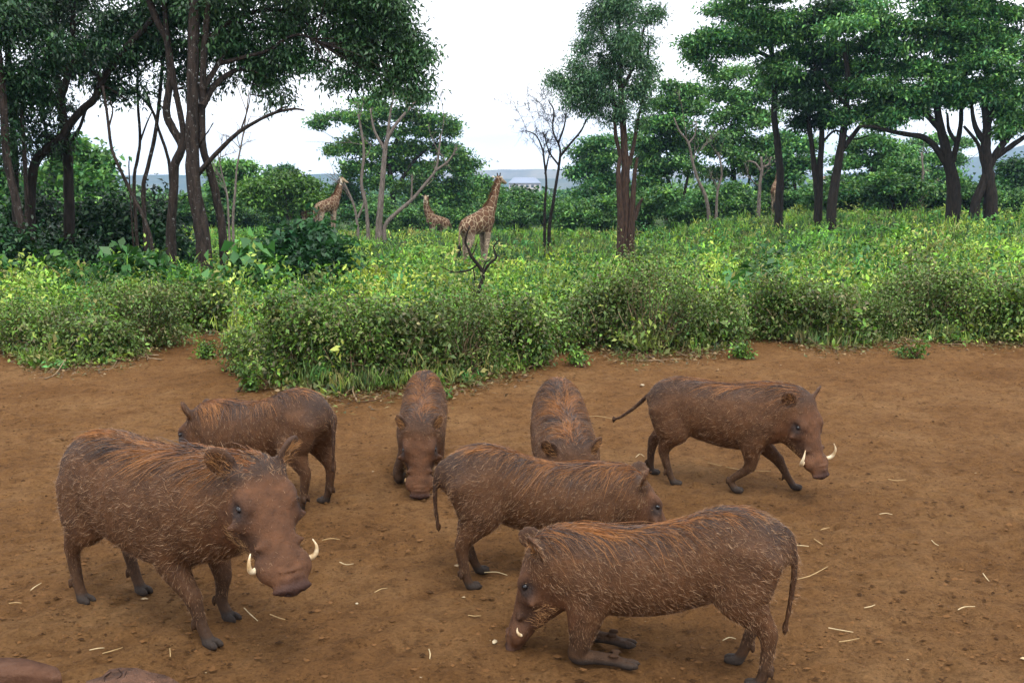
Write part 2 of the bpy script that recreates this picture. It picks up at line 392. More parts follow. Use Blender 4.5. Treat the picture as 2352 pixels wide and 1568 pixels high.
# hog skin: pigment comes with the mesh, fine relief from textures
m, n, l, b, out = new_mat('hog_hide')
a = n.new('ShaderNodeAttribute'); a.attribute_name = 'col'
t = noise(n, l, 16, 7, .65); r = ramp(n, [(.3, (.62, .6, .6)), (.55, (1, 1, 1)), (.75, (1.3, 1.25, 1.2))]); l.new(t.outputs['Fac'], r.inputs[0])
mm = n.new('ShaderNodeMix'); mm.data_type = 'RGBA'; mm.blend_type = 'MULTIPLY'; mm.inputs['Factor'].default_value = 1; l.new(a.outputs['Color'], mm.inputs['A']); l.new(r.outputs[0], mm.inputs['B'])
l.new(mm.outputs['Result'], b.inputs['Base Color']); b.inputs['Roughness'].default_value = .72; b.inputs['Specular IOR Level'].default_value = .25
cdn = n.new('ShaderNodeTexCoord'); mpn = n.new('ShaderNodeMapping'); mpn.inputs['Scale'].default_value = (1.0, .6, .45); l.new(cdn.outputs['Object'], mpn.inputs[0])
tw = noise(n, l, 42, 5, .6, vec=mpn.outputs[0]); t4 = noise(n, l, 150, 3, .6)
bpa = bump(n, l, tw.outputs['Fac'], .55, .02, None); bump(n, l, t4.outputs['Fac'], .6, .006, b, bpa)
M_hide = m
m, n, l, b, out = new_mat('wet_eye'); b.inputs['Base Color'].default_value = (.008, .007, .008, 1); b.inputs['Roughness'].default_value = .12; M_eye = m
m, n, l, b, out = new_mat('tusk_ivory')
t = noise(n, l, 25, 5); r = ramp(n, [(.35, (.42, .27, .12)), (.6, (.74, .62, .42))]); l.new(t.outputs['Fac'], r.inputs[0]); l.new(r.outputs[0], b.inputs['Base Color']); b.inputs['Roughness'].default_value = .35; M_tusk = m
m, n, l, b, out = new_mat('snout_leather'); M_snout = m

def basis(fwd, roll=0.0):
    f = np.asarray(fwd, float); f = f / np.linalg.norm(f); s_ = np.cross((0, 0, 1), f); s_ /= np.linalg.norm(s_); u = np.cross(f, s_)
    c, s2 = math.cos(roll), math.sin(roll); return np.array([f, c * s_ + s2 * u, -s2 * s_ + c * u])   # rows: forward, left, up

STAND = [(-.45, .545, .09, .075), (-.385, .545, .155, .125), (-.27, .535, .188, .155), (-.10, .495, .208, .178), (.08, .478, .220, .184), (.22, .505, .205, .172), (.33, .53, .19, .155), (.42, .54, .165, .14)]
KNEEL = [(-.50, .535, .085, .07), (-.43, .55, .145, .12), (-.33, .53, .185, .15), (-.19, .465, .19, .168), (-.04, .41, .195, .178), (.11, .385, .195, .175), (.25, .385, .185, .162), (.36, .385, .165, .145)]

def leg_hind(side, dx=0.0, dy=0.0, hz=.0, z0=.50, x0=-.345):
    x0 = x0 - .03
    return [(x0 + .02, side * .080, z0 + .01), (x0 + .045 + .12 * dx, side * .100, z0 - .12), (x0 + .015 + .35 * dx, side * .105, .325 + hz * .5), (x0 - .035 + .62 * dx, side * .10 + .5 * dy, .225 + hz), (x0 - .012 + .9 * dx, side * .097 + .9 * dy, .085 + hz), (x0 + .012 + dx, side * .095 + dy, .022 + hz)], (.140, .120, .074, .036, .0235, .023), (.082, .075, .050, .028, .022, .024)
def leg_front(side, dx=0.0, dy=0.0, bend=0.0, x0=.24):
    return [(x0, side * .10, .47), (x0 - .05, side * .115, .335), (x0 - .005 + .55 * dx + bend, side * .105 + .5 * dy, .185), (x0 - .01 + .95 * dx, side * .10 + .9 * dy, .08), (x0 + .02 + dx, side * .10 + dy, .022)], (.135, .078, .036, .0235, .023), (.078, .060, .032, .022, .024)
def leg_knelt(side, x0=.20, spread=0.0):
    y = side * .10
    return [(x0 + .02, y, .36), (x0 + .035, side * .11, .23), (x0 + .055, side * (.105 + spread), .10), (x0 + .065, side * (.10 + spread), .042), (x0 - .015, side * (.095 + spread), .04), (x0 - .095, side * (.09 + spread), .035), (x0 - .130, side * (.09 + spread), .024)], (.120, .078, .046, .038, .026, .022, .016), (.068, .058, .040, .036, .027, .024, .020)

def warthog(name, label, loc, yaw, s, spine, legs, head_at, head_dir, tail, cell=.0100, roll=0.0, tusk=1.0, coat=9000, mane=2400, hue=1.0, ears=(0, 0), whisk=(.50, .30, .14), seed=1, dark=1.0, bulk=1.0, eye_wart=1.0, mane_side=0.0, neck_k=.05, hsc=.94):
    global rng
    rng = np.random.default_rng(100 + seed)
    sp = np.array(spine, float); sp[:, 2:] *= bulk
    H = basis(head_dir, roll); ho = np.array(head_at, float); hw = lambda q: ho + np.asarray(q, float) * hsc @ H
    lo = np.array([min(sp[:, 0].min() - .22, ho[0] - .3), -.42, -.03]); hi = np.array([ho[0] + .55, .42, .92])
    lo[1] = min(lo[1], hw((.45, 0, 0))[1] - .16); hi[1] = max(hi[1], hw((.45, 0, 0))[1] + .16)
    tp = np.array(tail, float); lo = np.minimum(lo, tp.min(0) - .05); hi = np.maximum(hi, tp.max(0) + .05)
    S = SDF(lo, hi, cell)
    # trunk
    S.chain(np.stack([sp[:, 0], 0 * sp[:, 0], sp[:, 1]], -1), sp[:, 2], sp[:, 3], k=.02, n=5)
    nb = np.array([sp[-2, 0], 0, sp[-2, 1]]); S.chain([nb, np.array([sp[-1, 0], 0, sp[-1, 1]]), hw((-.03, 0, -.03)), hw((.06, 0, -.03))], [sp[-2, 2] * .96, .162, .135, .11], [sp[-2, 3] * .96, .142, .125, .11], k=neck_k, n=5)
    # legs
    toes = []
    for kind, (pts, rv, rs) in legs:
        pts = np.array(pts)
        S.chain(pts, rv, rs, k=.026, up=(1, 0, 0), n=5)
        f = pts[-1] - pts[-2]; f = np.array([f[0], f[1], 0]) + np.array([.03, 0, 0]) * (1 if kind != 'k' else -1); f /= np.linalg.norm(f)
        sd = np.array([-f[1], f[0], 0]); h = pts[-1]
        for sg in (-1, 1):
            if kind == 'k':
                S.ell(h + sd * sg * .015 + f * .015 + np.array([0, 0, .004]), (.045, .014, .018), [f, sd, (0, 0, 1)], k=.006)
                S.ell(pts[-2] + sd * sg * .022 + np.array([0, 0, .03]) + f * -.01, (.026, .009, .010), [f, sd, (0, 0, 1)], k=.006)
            else:
                S.ell(h + sd * sg * .0150 + f * .022 - np.array([0, 0, .006]), (.042, .0130, .0200), [f, sd, (0, 0, 1)], k=.004)
                S.ell(pts[-2] + sd * sg * .017 - f * .028 - np.array([0, 0, .004]), (.010, .009, .024), [f, sd, (0, 0, 1)], k=.006)
        if kind == 'h': S.ell(pts[3] - np.array([.012, 0, -.010]), (.020, .018, .034), k=.02)   # hock
        if kind == 'f': S.ell(pts[2] + np.array([.01, 0, 0]), (.026, .026, .034), k=.02)
    # tail
    S.chain(tp, np.linspace(.018, .0085, len(tp)), k=.02, n=5); S.ell(tp[-1], (.012, .010, .026), k=.01)
    # head
    S.rsc = hsc
    Hf = basis((head_dir[0], head_dir[1], head_dir[2] * .25)); earv = lambda v: (np.asarray(v, float) @ Hf) @ H.T
    hs_ = [(-.06, -.02, .125, .112), (.03, -.018, .120, .122), (.10, -.022, .105, .116), (.18, -.030, .086, .090), (.26, -.040, .068, .072), (.325, -.046, .058, .082), (.375, -.052, .046, .074), (.412, -.056, .036, .064)]
    ha = np.array(hs_)
    S.chain([hw((x, 0, z)) for x, z in ha[:, :2]], ha[:, 2], ha[:, 3], k=.03, up=H[2], n=5)
    sn = np.array([(.86, 0, -.5), (0, 1, 0), (.5, 0, .86)]) @ H
    S.ell(hw((.418, 0, -.060)), (.014, .080, .038), sn, k=.010); S.chain([hw((.395, -.04, -.018)), hw((.40, 0, -.010)), hw((.395, .04, -.018))], [.006, .008, .006], k=.012); S.chain([hw((.372, -.045, -.004)), hw((.378, 0, .004)), hw((.372, .045, -.004))], [.005, .006, .005], k=.010)                      # snout disc
    for sg in (-1, 1):
        S.ell(hw((.318, sg * .076, -.052)), (.052, .032, .032), H, k=.03)            # tusk boss
        S.ell(hw((.075, sg * .088, .058)), (.055, .034, .032), H, k=.03)             # brow
        S.ell(hw((.115, sg * .100, .012)), (.040, .026, .030), H, k=.03)             # eye pouch
        S.chain([hw((.02, sg * .07, -.085)), hw((.12, sg * .062, -.098)), hw((.23, sg * .045, -.085))], [.060, .050, .030], k=.04, up=H[2])  # jowl
        S.ell(hw((.096, sg * .126, .046)), (.022, .014, .015), H, k=.010, sub=True)  # eye socket
        S.chain([hw((.135, sg * .095, -.012)), hw((.130, sg * (.118 + .034 * eye_wart), -.020))], [.034, .011], k=.025)   # wart
        S.chain([hw((.245, sg * .060, -.012)), hw((.250, sg * .092, -.006))], [.024, .010], k=.02)
        S.ell(hw((.436, sg * .026, -.062)), (.014, .012, .013), H, k=.005, sub=True) # nostril
        S.chain([hw((.40, sg * .062, -.080)), hw((.33, sg * .085, -.082)), hw((.25, sg * .082, -.085))], [.006, .007, .004], k=.006, sub=True)
        # ear: a cupped leaf
        tilt = ears[0 if sg > 0 else 1]
        e0 = np.array([-.050, sg * .092, .068]); ed = earv((-.22 + tilt, sg * .62, .75)); ed /= np.linalg.norm(ed)
        fw = earv((.62, sg * .74, .25)); fw -= ed * (fw @ ed); fw /= np.linalg.norm(fw); sd = np.cross(ed, fw)
        R = np.array([ed, sd, fw]) @ H; ce = hw(e0 + ed * .070)
        S.chain([hw(e0 - ed * .03), hw(e0 + ed * .03)], [.030, .026], k=.03)
        S.ell(ce, (.074, .056, .0125), R, k=.012)
        S.ell(ce + R[2] * .022 + R[0] * .004, (.062, .045, .020), R, k=.006, sub=True)
    S.rsc = 1.0; V, F = S.mesh()
    # pigment
    spx = np.interp(V[:, 0], sp[:, 0], sp[:, 1] + sp[:, 2]); hl = (V - ho) @ H.T / hsc
    face = sstep(-.02, .06, hl[:, 0]) * (np.abs(hl[:, 1]) < .2) * (hl[:, 0] < .5) * (np.abs(hl[:, 2]) < .22)
    dorsal = np.clip(1 - (spx - V[:, 2]) / .13, 0, 1) * (1 - face) * (np.abs(V[:, 1]) < .14)
    nzv = hnoise(V[:, 0] + V[:, 1], V[:, 2], 9, seed); nz2 = hnoise(V[:, 0], V[:, 2] + V[:, 1], 31, seed + 3)
    base = np.array([.150, .066, .026]) * hue
    col = base * (1 + .18 * nzv + .12 * nz2)[:, None]
    mix = lambda c, t_, f: c * (1 - f[:, None]) + np.asarray(t_) * f[:, None]
    col = mix(col, (.058, .040, .034), dorsal * .75)
    col = mix(col, np.array([.185, .078, .034]) * hue, face * .75)
    eyez = np.exp(-(((hl[:, 0] - .10) / .045) ** 2 + ((np.abs(hl[:, 1]) - .115) / .04) ** 2 + ((hl[:, 2] - .03) / .04) ** 2)); col = mix(col, (.045, .034, .032), np.clip(eyez * 1.2, 0, .85) * face)
    wr = hnoise(hl[:, 0] * 2.2, hl[:, 1] + hl[:, 2], 38, seed + 8) * .5 + hnoise(hl[:, 0], hl[:, 2] - hl[:, 1], 21, seed + 6) * .5; col = col * (1 + .30 * (wr * face)[:, None]); cheek = np.exp(-(((hl[:, 0] - .20) / .09) ** 2 + ((np.abs(hl[:, 1]) - .09) / .05) ** 2 + ((hl[:, 2] + .04) / .06) ** 2)) * face; col = mix(col, (.07, .040, .028), cheek * .6)
    snd = sstep(.385, .43, hl[:, 0]) * face; col = mix(col, (.085, .042, .034), snd * .85)
    lowm = sstep(.30, .10, V[:, 2]) * (1 - face); col = mix(col, (.085, .046, .024), lowm * .7)
    hoof = sstep(.052, .030, V[:, 2]) * (1 - face); col = mix(col, (.060, .046, .038), hoof * .9)
    earm = sstep(.05, .12, np.abs(hl[:, 1])) * sstep(.09, .13, hl[:, 2]); col = mix(col, (.16, .085, .05), earm * .5)
    tl = sstep(sp[0, 0] - .05, sp[0, 0] - .09, V[:, 0]); col = mix(col, (.075, .040, .026), tl * .8)
    col = np.clip(col * dark * .53, .005, 1)
    root = empty(name, loc, yaw, s); tag(root, label, 'warthog', 'warthogs feeding on the bare ground')
    mobj('body', V, F, M_hide, root, smooth=True, pcol=col)
    # eyes, tusks
    for sg in (-1, 1):
        ev, ef = uvball(10, 8); ec = hw((.096, sg * .1125, .046)); mobj('eye', (ev * np.array([.017, .014, .013]) * hsc) @ H + ec, ef, M_eye, root, smooth=True)
        if tusk > 0:
            T = Tubes(); q = [(.300, sg * .085, -.055), (.314, sg * .122, -.056), (.314, sg * .146, -.032), (.294, sg * .150, .004), (.262, sg * .136, .026)]
            q = np.array(q); q = q[0] + (q - q[0]) * tusk; T.add([hw(x) for x in q], np.array([.0135, .0125, .0102, .0068, .002]) * (.5 + .5 * tusk), 8, 4); T.build('tusk', M_tusk, root)
    # coat: bristles all over the trunk and legs
    fa = F[:, :3]; ar = np.linalg.norm(np.cross(V[fa[:, 1]] - V[fa[:, 0]], V[fa[:, 2]] - V[fa[:, 0]]), axis=1); pr = ar / ar.sum()
    fi = rng.choice(len(F), coat, p=pr); u = rng.random((coat, 2)); q4 = V[F[fi]]
    rt = (q4[:, 0] * ((1 - u[:, :1]) * (1 - u[:, 1:])) + q4[:, 1] * (u[:, :1] * (1 - u[:, 1:])) + q4[:, 2] * (u[:, :1] * u[:, 1:]) + q4[:, 3] * ((1 - u[:, :1]) * u[:, 1:]))
    hlr = (rt - ho) @ H.T / hsc; inface = (hlr[:, 0] > .03) & (np.abs(hlr[:, 1]) < .2) & (np.abs(hlr[:, 2]) < .2)
    keep = (rt[:, 2] > .10) & (~inface | (rng.random(coat) < .22)) & (hlr[:, 0] < .36); rt = rt[keep]; inface = inface[keep]; nn = len(rt)
    nrm = S.grad(rt)
    fl = np.tile(np.array([-1.0, 0, -.25]), (nn, 1)); lg = sstep(.34, .22, rt[:, 2]); fl = fl * (1 - lg[:, None]) + np.array([-.25, 0, -1.0]) * lg[:, None]
    fl[inface] = (-H[0] * .6 - H[2] * .3)
    fl += rng.normal(size=(nn, 3)) * .38 + .5 * np.stack([0 * nn + np.zeros(nn), np.zeros(nn), hnoise(rt[:, 0], rt[:, 2], 16, seed)], -1)
    fl -= nrm * np.sum(fl * nrm, 1)[:, None]; fl /= np.linalg.norm(fl, axis=1)[:, None] + 1e-9
    dr = fl + nrm * rng.uniform(.03, .32, nn)[:, None]
    ln = rng.uniform(.020, .044, nn) * np.where(inface, .55, 1) * (1 - .45 * lg)
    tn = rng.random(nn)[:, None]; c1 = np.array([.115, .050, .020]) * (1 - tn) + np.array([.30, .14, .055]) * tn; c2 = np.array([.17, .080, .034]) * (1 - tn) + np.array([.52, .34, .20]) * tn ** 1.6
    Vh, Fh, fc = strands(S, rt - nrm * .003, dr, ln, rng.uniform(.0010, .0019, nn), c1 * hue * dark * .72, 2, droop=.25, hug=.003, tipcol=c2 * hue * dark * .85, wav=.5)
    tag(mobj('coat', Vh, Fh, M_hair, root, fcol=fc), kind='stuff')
    # mane: long hair from the neck along the back
    nv = S.grad(V); xm0, xm1 = sp[1, 0] + .04, hw((-.02, 0, .1))[0] - .01
    axisy = np.interp(V[:, 0], [sp[-2, 0], max(sp[-2, 0] + .01, hw((0, 0, .1))[0])], [0, hw((0, 0, .1))[1]])
    cand = np.where((np.abs(V[:, 1] - axisy) < .05) & (nv[:, 2] > .45) & (V[:, 0] > xm0) & (V[:, 0] < xm1) & (V[:, 2] > np.minimum(spx, 9) - .10))[0]
    if len(cand) and mane:
        w = .35 + sstep(xm0, xm0 + .35, V[cand, 0]); vi = rng.choice(cand, mane, p=w / w.sum()); rt = V[vi] + rng.normal(size=(mane, 3)) * .004; nr = nv[vi]
        lk = hnoise(rt[:, 0], rt[:, 1] * 3, 11, seed + 5); side = np.where(rng.random(mane) < .5 + .5 * mane_side, 1, -1) * (.06 + .16 * np.abs(lk)); side = side + (rt[:, 1] - axisy[vi]) * 3
        dr = np.stack([-np.ones(mane) - .3 * lk, side + .42 * lk, .08 + 0 * lk], -1) + rng.normal(size=(mane, 3)) * .10
        ln = rng.uniform(.11, .28, mane) * (.55 + .45 * sstep(xm0, xm0 + .4, rt[:, 0]))
        tn = np.clip(.52 + 1.1 * hnoise(rt[:, 0], rt[:, 1] * 4, 12, seed) + .35 * rng.normal(size=mane), 0, 1)[:, None]
        c1 = np.array([.030, .026, .028]) * (1 - tn) + np.array([.26, .092, .024]) * tn; c2 = np.array([.075, .065, .066]) * (1 - tn) + np.array([.50, .215, .062]) * tn
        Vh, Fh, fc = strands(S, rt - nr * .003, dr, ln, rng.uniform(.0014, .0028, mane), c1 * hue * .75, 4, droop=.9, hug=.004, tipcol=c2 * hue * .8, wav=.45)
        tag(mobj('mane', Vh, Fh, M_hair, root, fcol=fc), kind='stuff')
    # cheek whiskers and ear hair
    for sg in (-1, 1):
        k_ = 110; ed = earv((-.22 + ears[0 if sg > 0 else 1], sg * .62, .75)); ed /= np.linalg.norm(ed); fw = earv((.62, sg * .74, .25)); fw -= ed * (fw @ ed); fw /= np.linalg.norm(fw); sd = np.cross(ed, fw)
        q = np.array([-.050, sg * .092, .068]) + ed * rng.uniform(0, .10, (k_, 1)) + sd * rng.uniform(-.03, .03, (k_, 1)) + fw * .006; cc = np.array([.34, .17, .065]) * rng.uniform(.45, 1.2, (k_, 1))
        Vh, Fh, fc = strands(None, np.array([hw(x) for x in q]), (ed * .9 + fw * .35 + rng.normal(size=(k_, 3)) * .25) @ H, rng.uniform(.025, .055, k_), .0017, cc, 3, tipcol=cc * 1.3, wav=.4); tag(mobj('ear_hair', Vh, Fh, M_hair, root, fcol=fc), kind='stuff')
        k_ = 150; q = np.stack([rng.uniform(.08, .24, k_), np.full(k_, sg * .085), rng.uniform(-.115, -.075, k_)], -1) + rng.normal(size=(k_, 3)) * .010
        d = np.tile(np.array([-.35, sg * .8, .15]), (k_, 1)) + rng.normal(size=(k_, 3)) * .5
        cc = .62 * np.array(whisk) * rng.uniform(.6, 1.25, (k_, 1))
        Vh, Fh, fc = strands(S, np.array([hw(x) for x in q]), d @ H, rng.uniform(.02, .055, k_), .0014, cc, 5, droop=1.8, tipcol=cc * 1.35, wav=1.3, hug=.006, droopdir=H[2] * 1.0)
        tag(mobj('whiskers', Vh, Fh, M_hair, root, fcol=fc), kind='stuff')
    return root

def uvball(nu, nv_):
    V = [(0, 0, 1)]
    for j in range(1, nv_):
        for i in range(nu): a_ = 2 * np.pi * i / nu; c_ = np.pi * j / nv_; V.append((np.sin(c_) * np.cos(a_), np.sin(c_) * np.sin(a_), np.cos(c_)))
    V.append((0, 0, -1)); F = []
    for i in range(nu):
        F.append((0, 1 + i, 1 + (i + 1) % nu, 1 + (i + 1) % nu)); F.append((len(V) - 1, len(V) - 1 - nu + (i + 1) % nu, len(V) - 1 - nu + i, len(V) - 1 - nu + i))
    Q = [(1 + j * nu + i, 1 + (j + 1) * nu + i, 1 + (j + 1) * nu + (i + 1) % nu, 1 + j * nu + (i + 1) % nu) for j in range(nv_ - 2) for i in range(nu)]
    return np.array(V), [np.array([f[:3] for f in F]), np.array(Q)]

R_ = math.radians
def hp(x, y): return (x, y, -.004)
# big boar standing in front on the left, facing right and towards the viewer
warthog('warthog', 'large warthog boar standing broadside with thick curved tusks, nearest the cracked log', hp(-1.60, 4.31), R_(-31), 1.12, STAND,
        [('h', leg_hind(-1, -.03)), ('h', leg_hind(1, .10)), ('f', leg_front(-1, .11)), ('f', leg_front(1, .00))],
        (.590, -.03, .635), (.74, -.30, -.60), [(-.47, 0, .60), (-.50, .01, .52), (-.505, .02, .42), (-.49, .03, .33)], cell=.0084, coat=23000, mane=4200, ears=(.0, -.12), hue=1.0, seed=1, bulk=1.09, tusk=.78, mane_side=-.5)
# behind it: kneeling, rump towards the viewer
warthog('warthog', 'warthog kneeling with its rump high, half hidden behind the large boar', hp(-1.58, 6.02), R_(150), 1.03, KNEEL,
        [('h', leg_hind(1, .0, z0=.52, x0=-.385)), ('h', leg_hind(-1, -.03, z0=.52, x0=-.385)), ('k', leg_knelt(1)), ('k', leg_knelt(-1))],
        (.44, .02, .385), (.66, .05, -.75), [(-.50, 0, .64), (-.565, 0, .60), (-.585, 0, .48), (-.58, 0, .34), (-.575, 0, .26)], coat=8000, mane=2400, ears=(.0, 1.4), hue=1.03, seed=2, tusk=.4, bulk=.95, mane_side=.2)
# kneeling, facing the viewer, seen over the top of its head
warthog('warthog', 'greyish warthog facing forward with wide warty face and snout on the soil', hp(-.60, 6.50), R_(-88), .90, KNEEL,
        [('h', leg_hind(1, .0, z0=.50, x0=-.385)), ('h', leg_hind(-1, .05, z0=.50, x0=-.385)), ('k', leg_knelt(1)), ('k', leg_knelt(-1, spread=.06))],
        (.42, .0, .37), (.62, .03, -.78), [(-.50, 0, .62), (-.56, 0, .56), (-.57, 0, .42), (-.56, 0, .30)], coat=8000, mane=2400, ears=(-.35, -.35), hue=1.02, seed=3, tusk=.35, eye_wart=1.25)
# behind the middle one, head hidden
warthog('warthog', 'warthog facing forward, only its hairy back showing over the middle hog', hp(.31, 5.80), R_(-87), 1.0, KNEEL,
        [('h', leg_hind(1, .0, z0=.50, x0=-.385)), ('h', leg_hind(-1, .05, z0=.50, x0=-.385)), ('k', leg_knelt(1)), ('k', leg_knelt(-1))],
        (.42, .0, .37), (.62, .10, -.78), [(-.50, 0, .62), (-.56, 0, .56), (-.57, 0, .42), (-.56, 0, .30)], coat=8000, mane=3000, ears=(.0, .0), hue=1.02, seed=4, tusk=.35, bulk=1.08)
# walking to the right with long tusks
warthog('warthog', 'warthog walking across the bare soil with long white tusks and tail out', hp(1.37, 6.22), R_(-21), .98, STAND,
        [('h', leg_hind(1, -.14, hz=.0)), ('h', leg_hind(-1, .05)), ('f', leg_front(-1, -.17, bend=.04)), ('f', leg_front(1, .18, bend=.0))],
        (.46, -.02, .525), (.50, -.34, -.78), [(-.47, 0, .60), (-.53, .02, .56), (-.62, .05, .47), (-.72, .08, .39), (-.78, .10, .36)], coat=12000, mane=1200, ears=(.05, .05), hue=1.06, seed=5, tusk=1.2, bulk=.97)
# middle one kneeling, facing right
warthog('warthog', 'warthog kneeling in the middle, its muzzle hidden behind the front kneeling hog', hp(.19, 4.78), R_(13), .99, KNEEL,
        [('h', leg_hind(-1, -.03, z0=.52, x0=-.385)), ('h', leg_hind(1, .05, z0=.52, x0=-.385)), ('k', leg_knelt(1)), ('k', leg_knelt(-1))],
        (.44, .0, .385), (.70, .02, -.71), [(-.50, 0, .64), (-.565, 0, .60), (-.585, 0, .48), (-.58, 0, .36), (-.57, 0, .30)], coat=16000, mane=4200, ears=(1.6, .0), hue=1.0, seed=6, tusk=.4, bulk=.95)
# front right kneeling, facing left, nose on the soil
warthog('warthog', 'warthog kneeling in front on folded forelegs with nose on soil and orange mane', hp(.555, 3.86), R_(164), 1.0, KNEEL,
        [('h', leg_hind(1, -.06, z0=.52, x0=-.385)), ('h', leg_hind(-1, .03, z0=.52, x0=-.385)), ('k', leg_knelt(1)), ('k', leg_knelt(-1, x0=.24))],
        (.415, .0, .375), (.50, .04, -.86), [(-.49, 0, .65), (-.555, 0, .60), (-.575, 0, .48), (-.565, 0, .33), (-.55, 0, .22)], cell=.0084, coat=23000, mane=2400, ears=(.0, 1.9), hue=1.05, seed=7, tusk=.4, bulk=.93, whisk=(.62, .34, .15), mane_side=.3)
rng = np.random.default_rng(70)

# ------------------------------------------------------------------ giraffes
m, n, l, b, out = new_mat('giraffe_coat')
cdn = n.new('ShaderNodeTexCoord'); mpn = n.new('ShaderNodeMapping'); mpn.inputs['Scale'].default_value = (1.0, 1.0, .85); l.new(cdn.outputs['Object'], mpn.inputs[0])
wv = noise(n, l, 5, 2, .5); ad = n.new('ShaderNodeVectorMath'); ad.operation = 'MULTIPLY_ADD'; ad.inputs[1].default_value = (.10, .10, .10); l.new(wv.outputs['Color'], ad.inputs[0]); l.new(mpn.outputs[0], ad.inputs[2])
vo = n.new('ShaderNodeTexVoronoi'); vo.feature = 'DISTANCE_TO_EDGE'; vo.inputs['Scale'].default_value = 4.2; l.new(ad.outputs[0], vo.inputs['Vector'])
rr = ramp(n, [(.022, (0, 0, 0)), (.055, (1, 1, 1))]); l.new(vo.outputs['Distance'], rr.inputs[0])
at = n.new('ShaderNodeAttribute'); at.attribute_name = 'col'; sp_ = n.new('ShaderNodeSeparateColor'); l.new(at.outputs['Color'], sp_.inputs[0])
mu = n.new('ShaderNodeMath'); mu.operation = 'MULTIPLY'; l.new(rr.outputs[0], mu.inputs[0]); l.new(sp_.outputs[0], mu.inputs[1])
nn_ = noise(n, l, 9, 4); pr_ = ramp(n, [(.3, (.070, .036, .020)), (.7, (.12, .062, .034))]); l.new(nn_.outputs['Fac'], pr_.inputs[0])
m1 = n.new('ShaderNodeMix'); m1.data_type = 'RGBA'; l.new(mu.outputs[0], m1.inputs['Factor']); m1.inputs['A'].default_value = (.34, .26, .17, 1); l.new(pr_.outputs[0], m1.inputs['B'])
m2 = n.new('ShaderNodeMix'); m2.data_type = 'RGBA'; l.new(sp_.outputs[1], m2.inputs['Factor']); l.new(m1.outputs['Result'], m2.inputs['A']); m2.inputs['B'].default_value = (.018, .014, .012, 1)
m3 = n.new('ShaderNodeMix'); m3.data_type = 'RGBA'; l.new(sp_.outputs[2], m3.inputs['Factor']); l.new(m2.outputs['Result'], m3.inputs['A']); m3.inputs['B'].default_value = (.68, .60, .48, 1)
l.new(m3.outputs['Result'], b.inputs['Base Color']); b.inputs['Roughness'].default_value = .8; b.inputs['Specular IOR Level'].default_value = .15
M_gir = m
M_gmane = plain_mat('giraffe_mane', (.16, .07, .03), .8, .1)

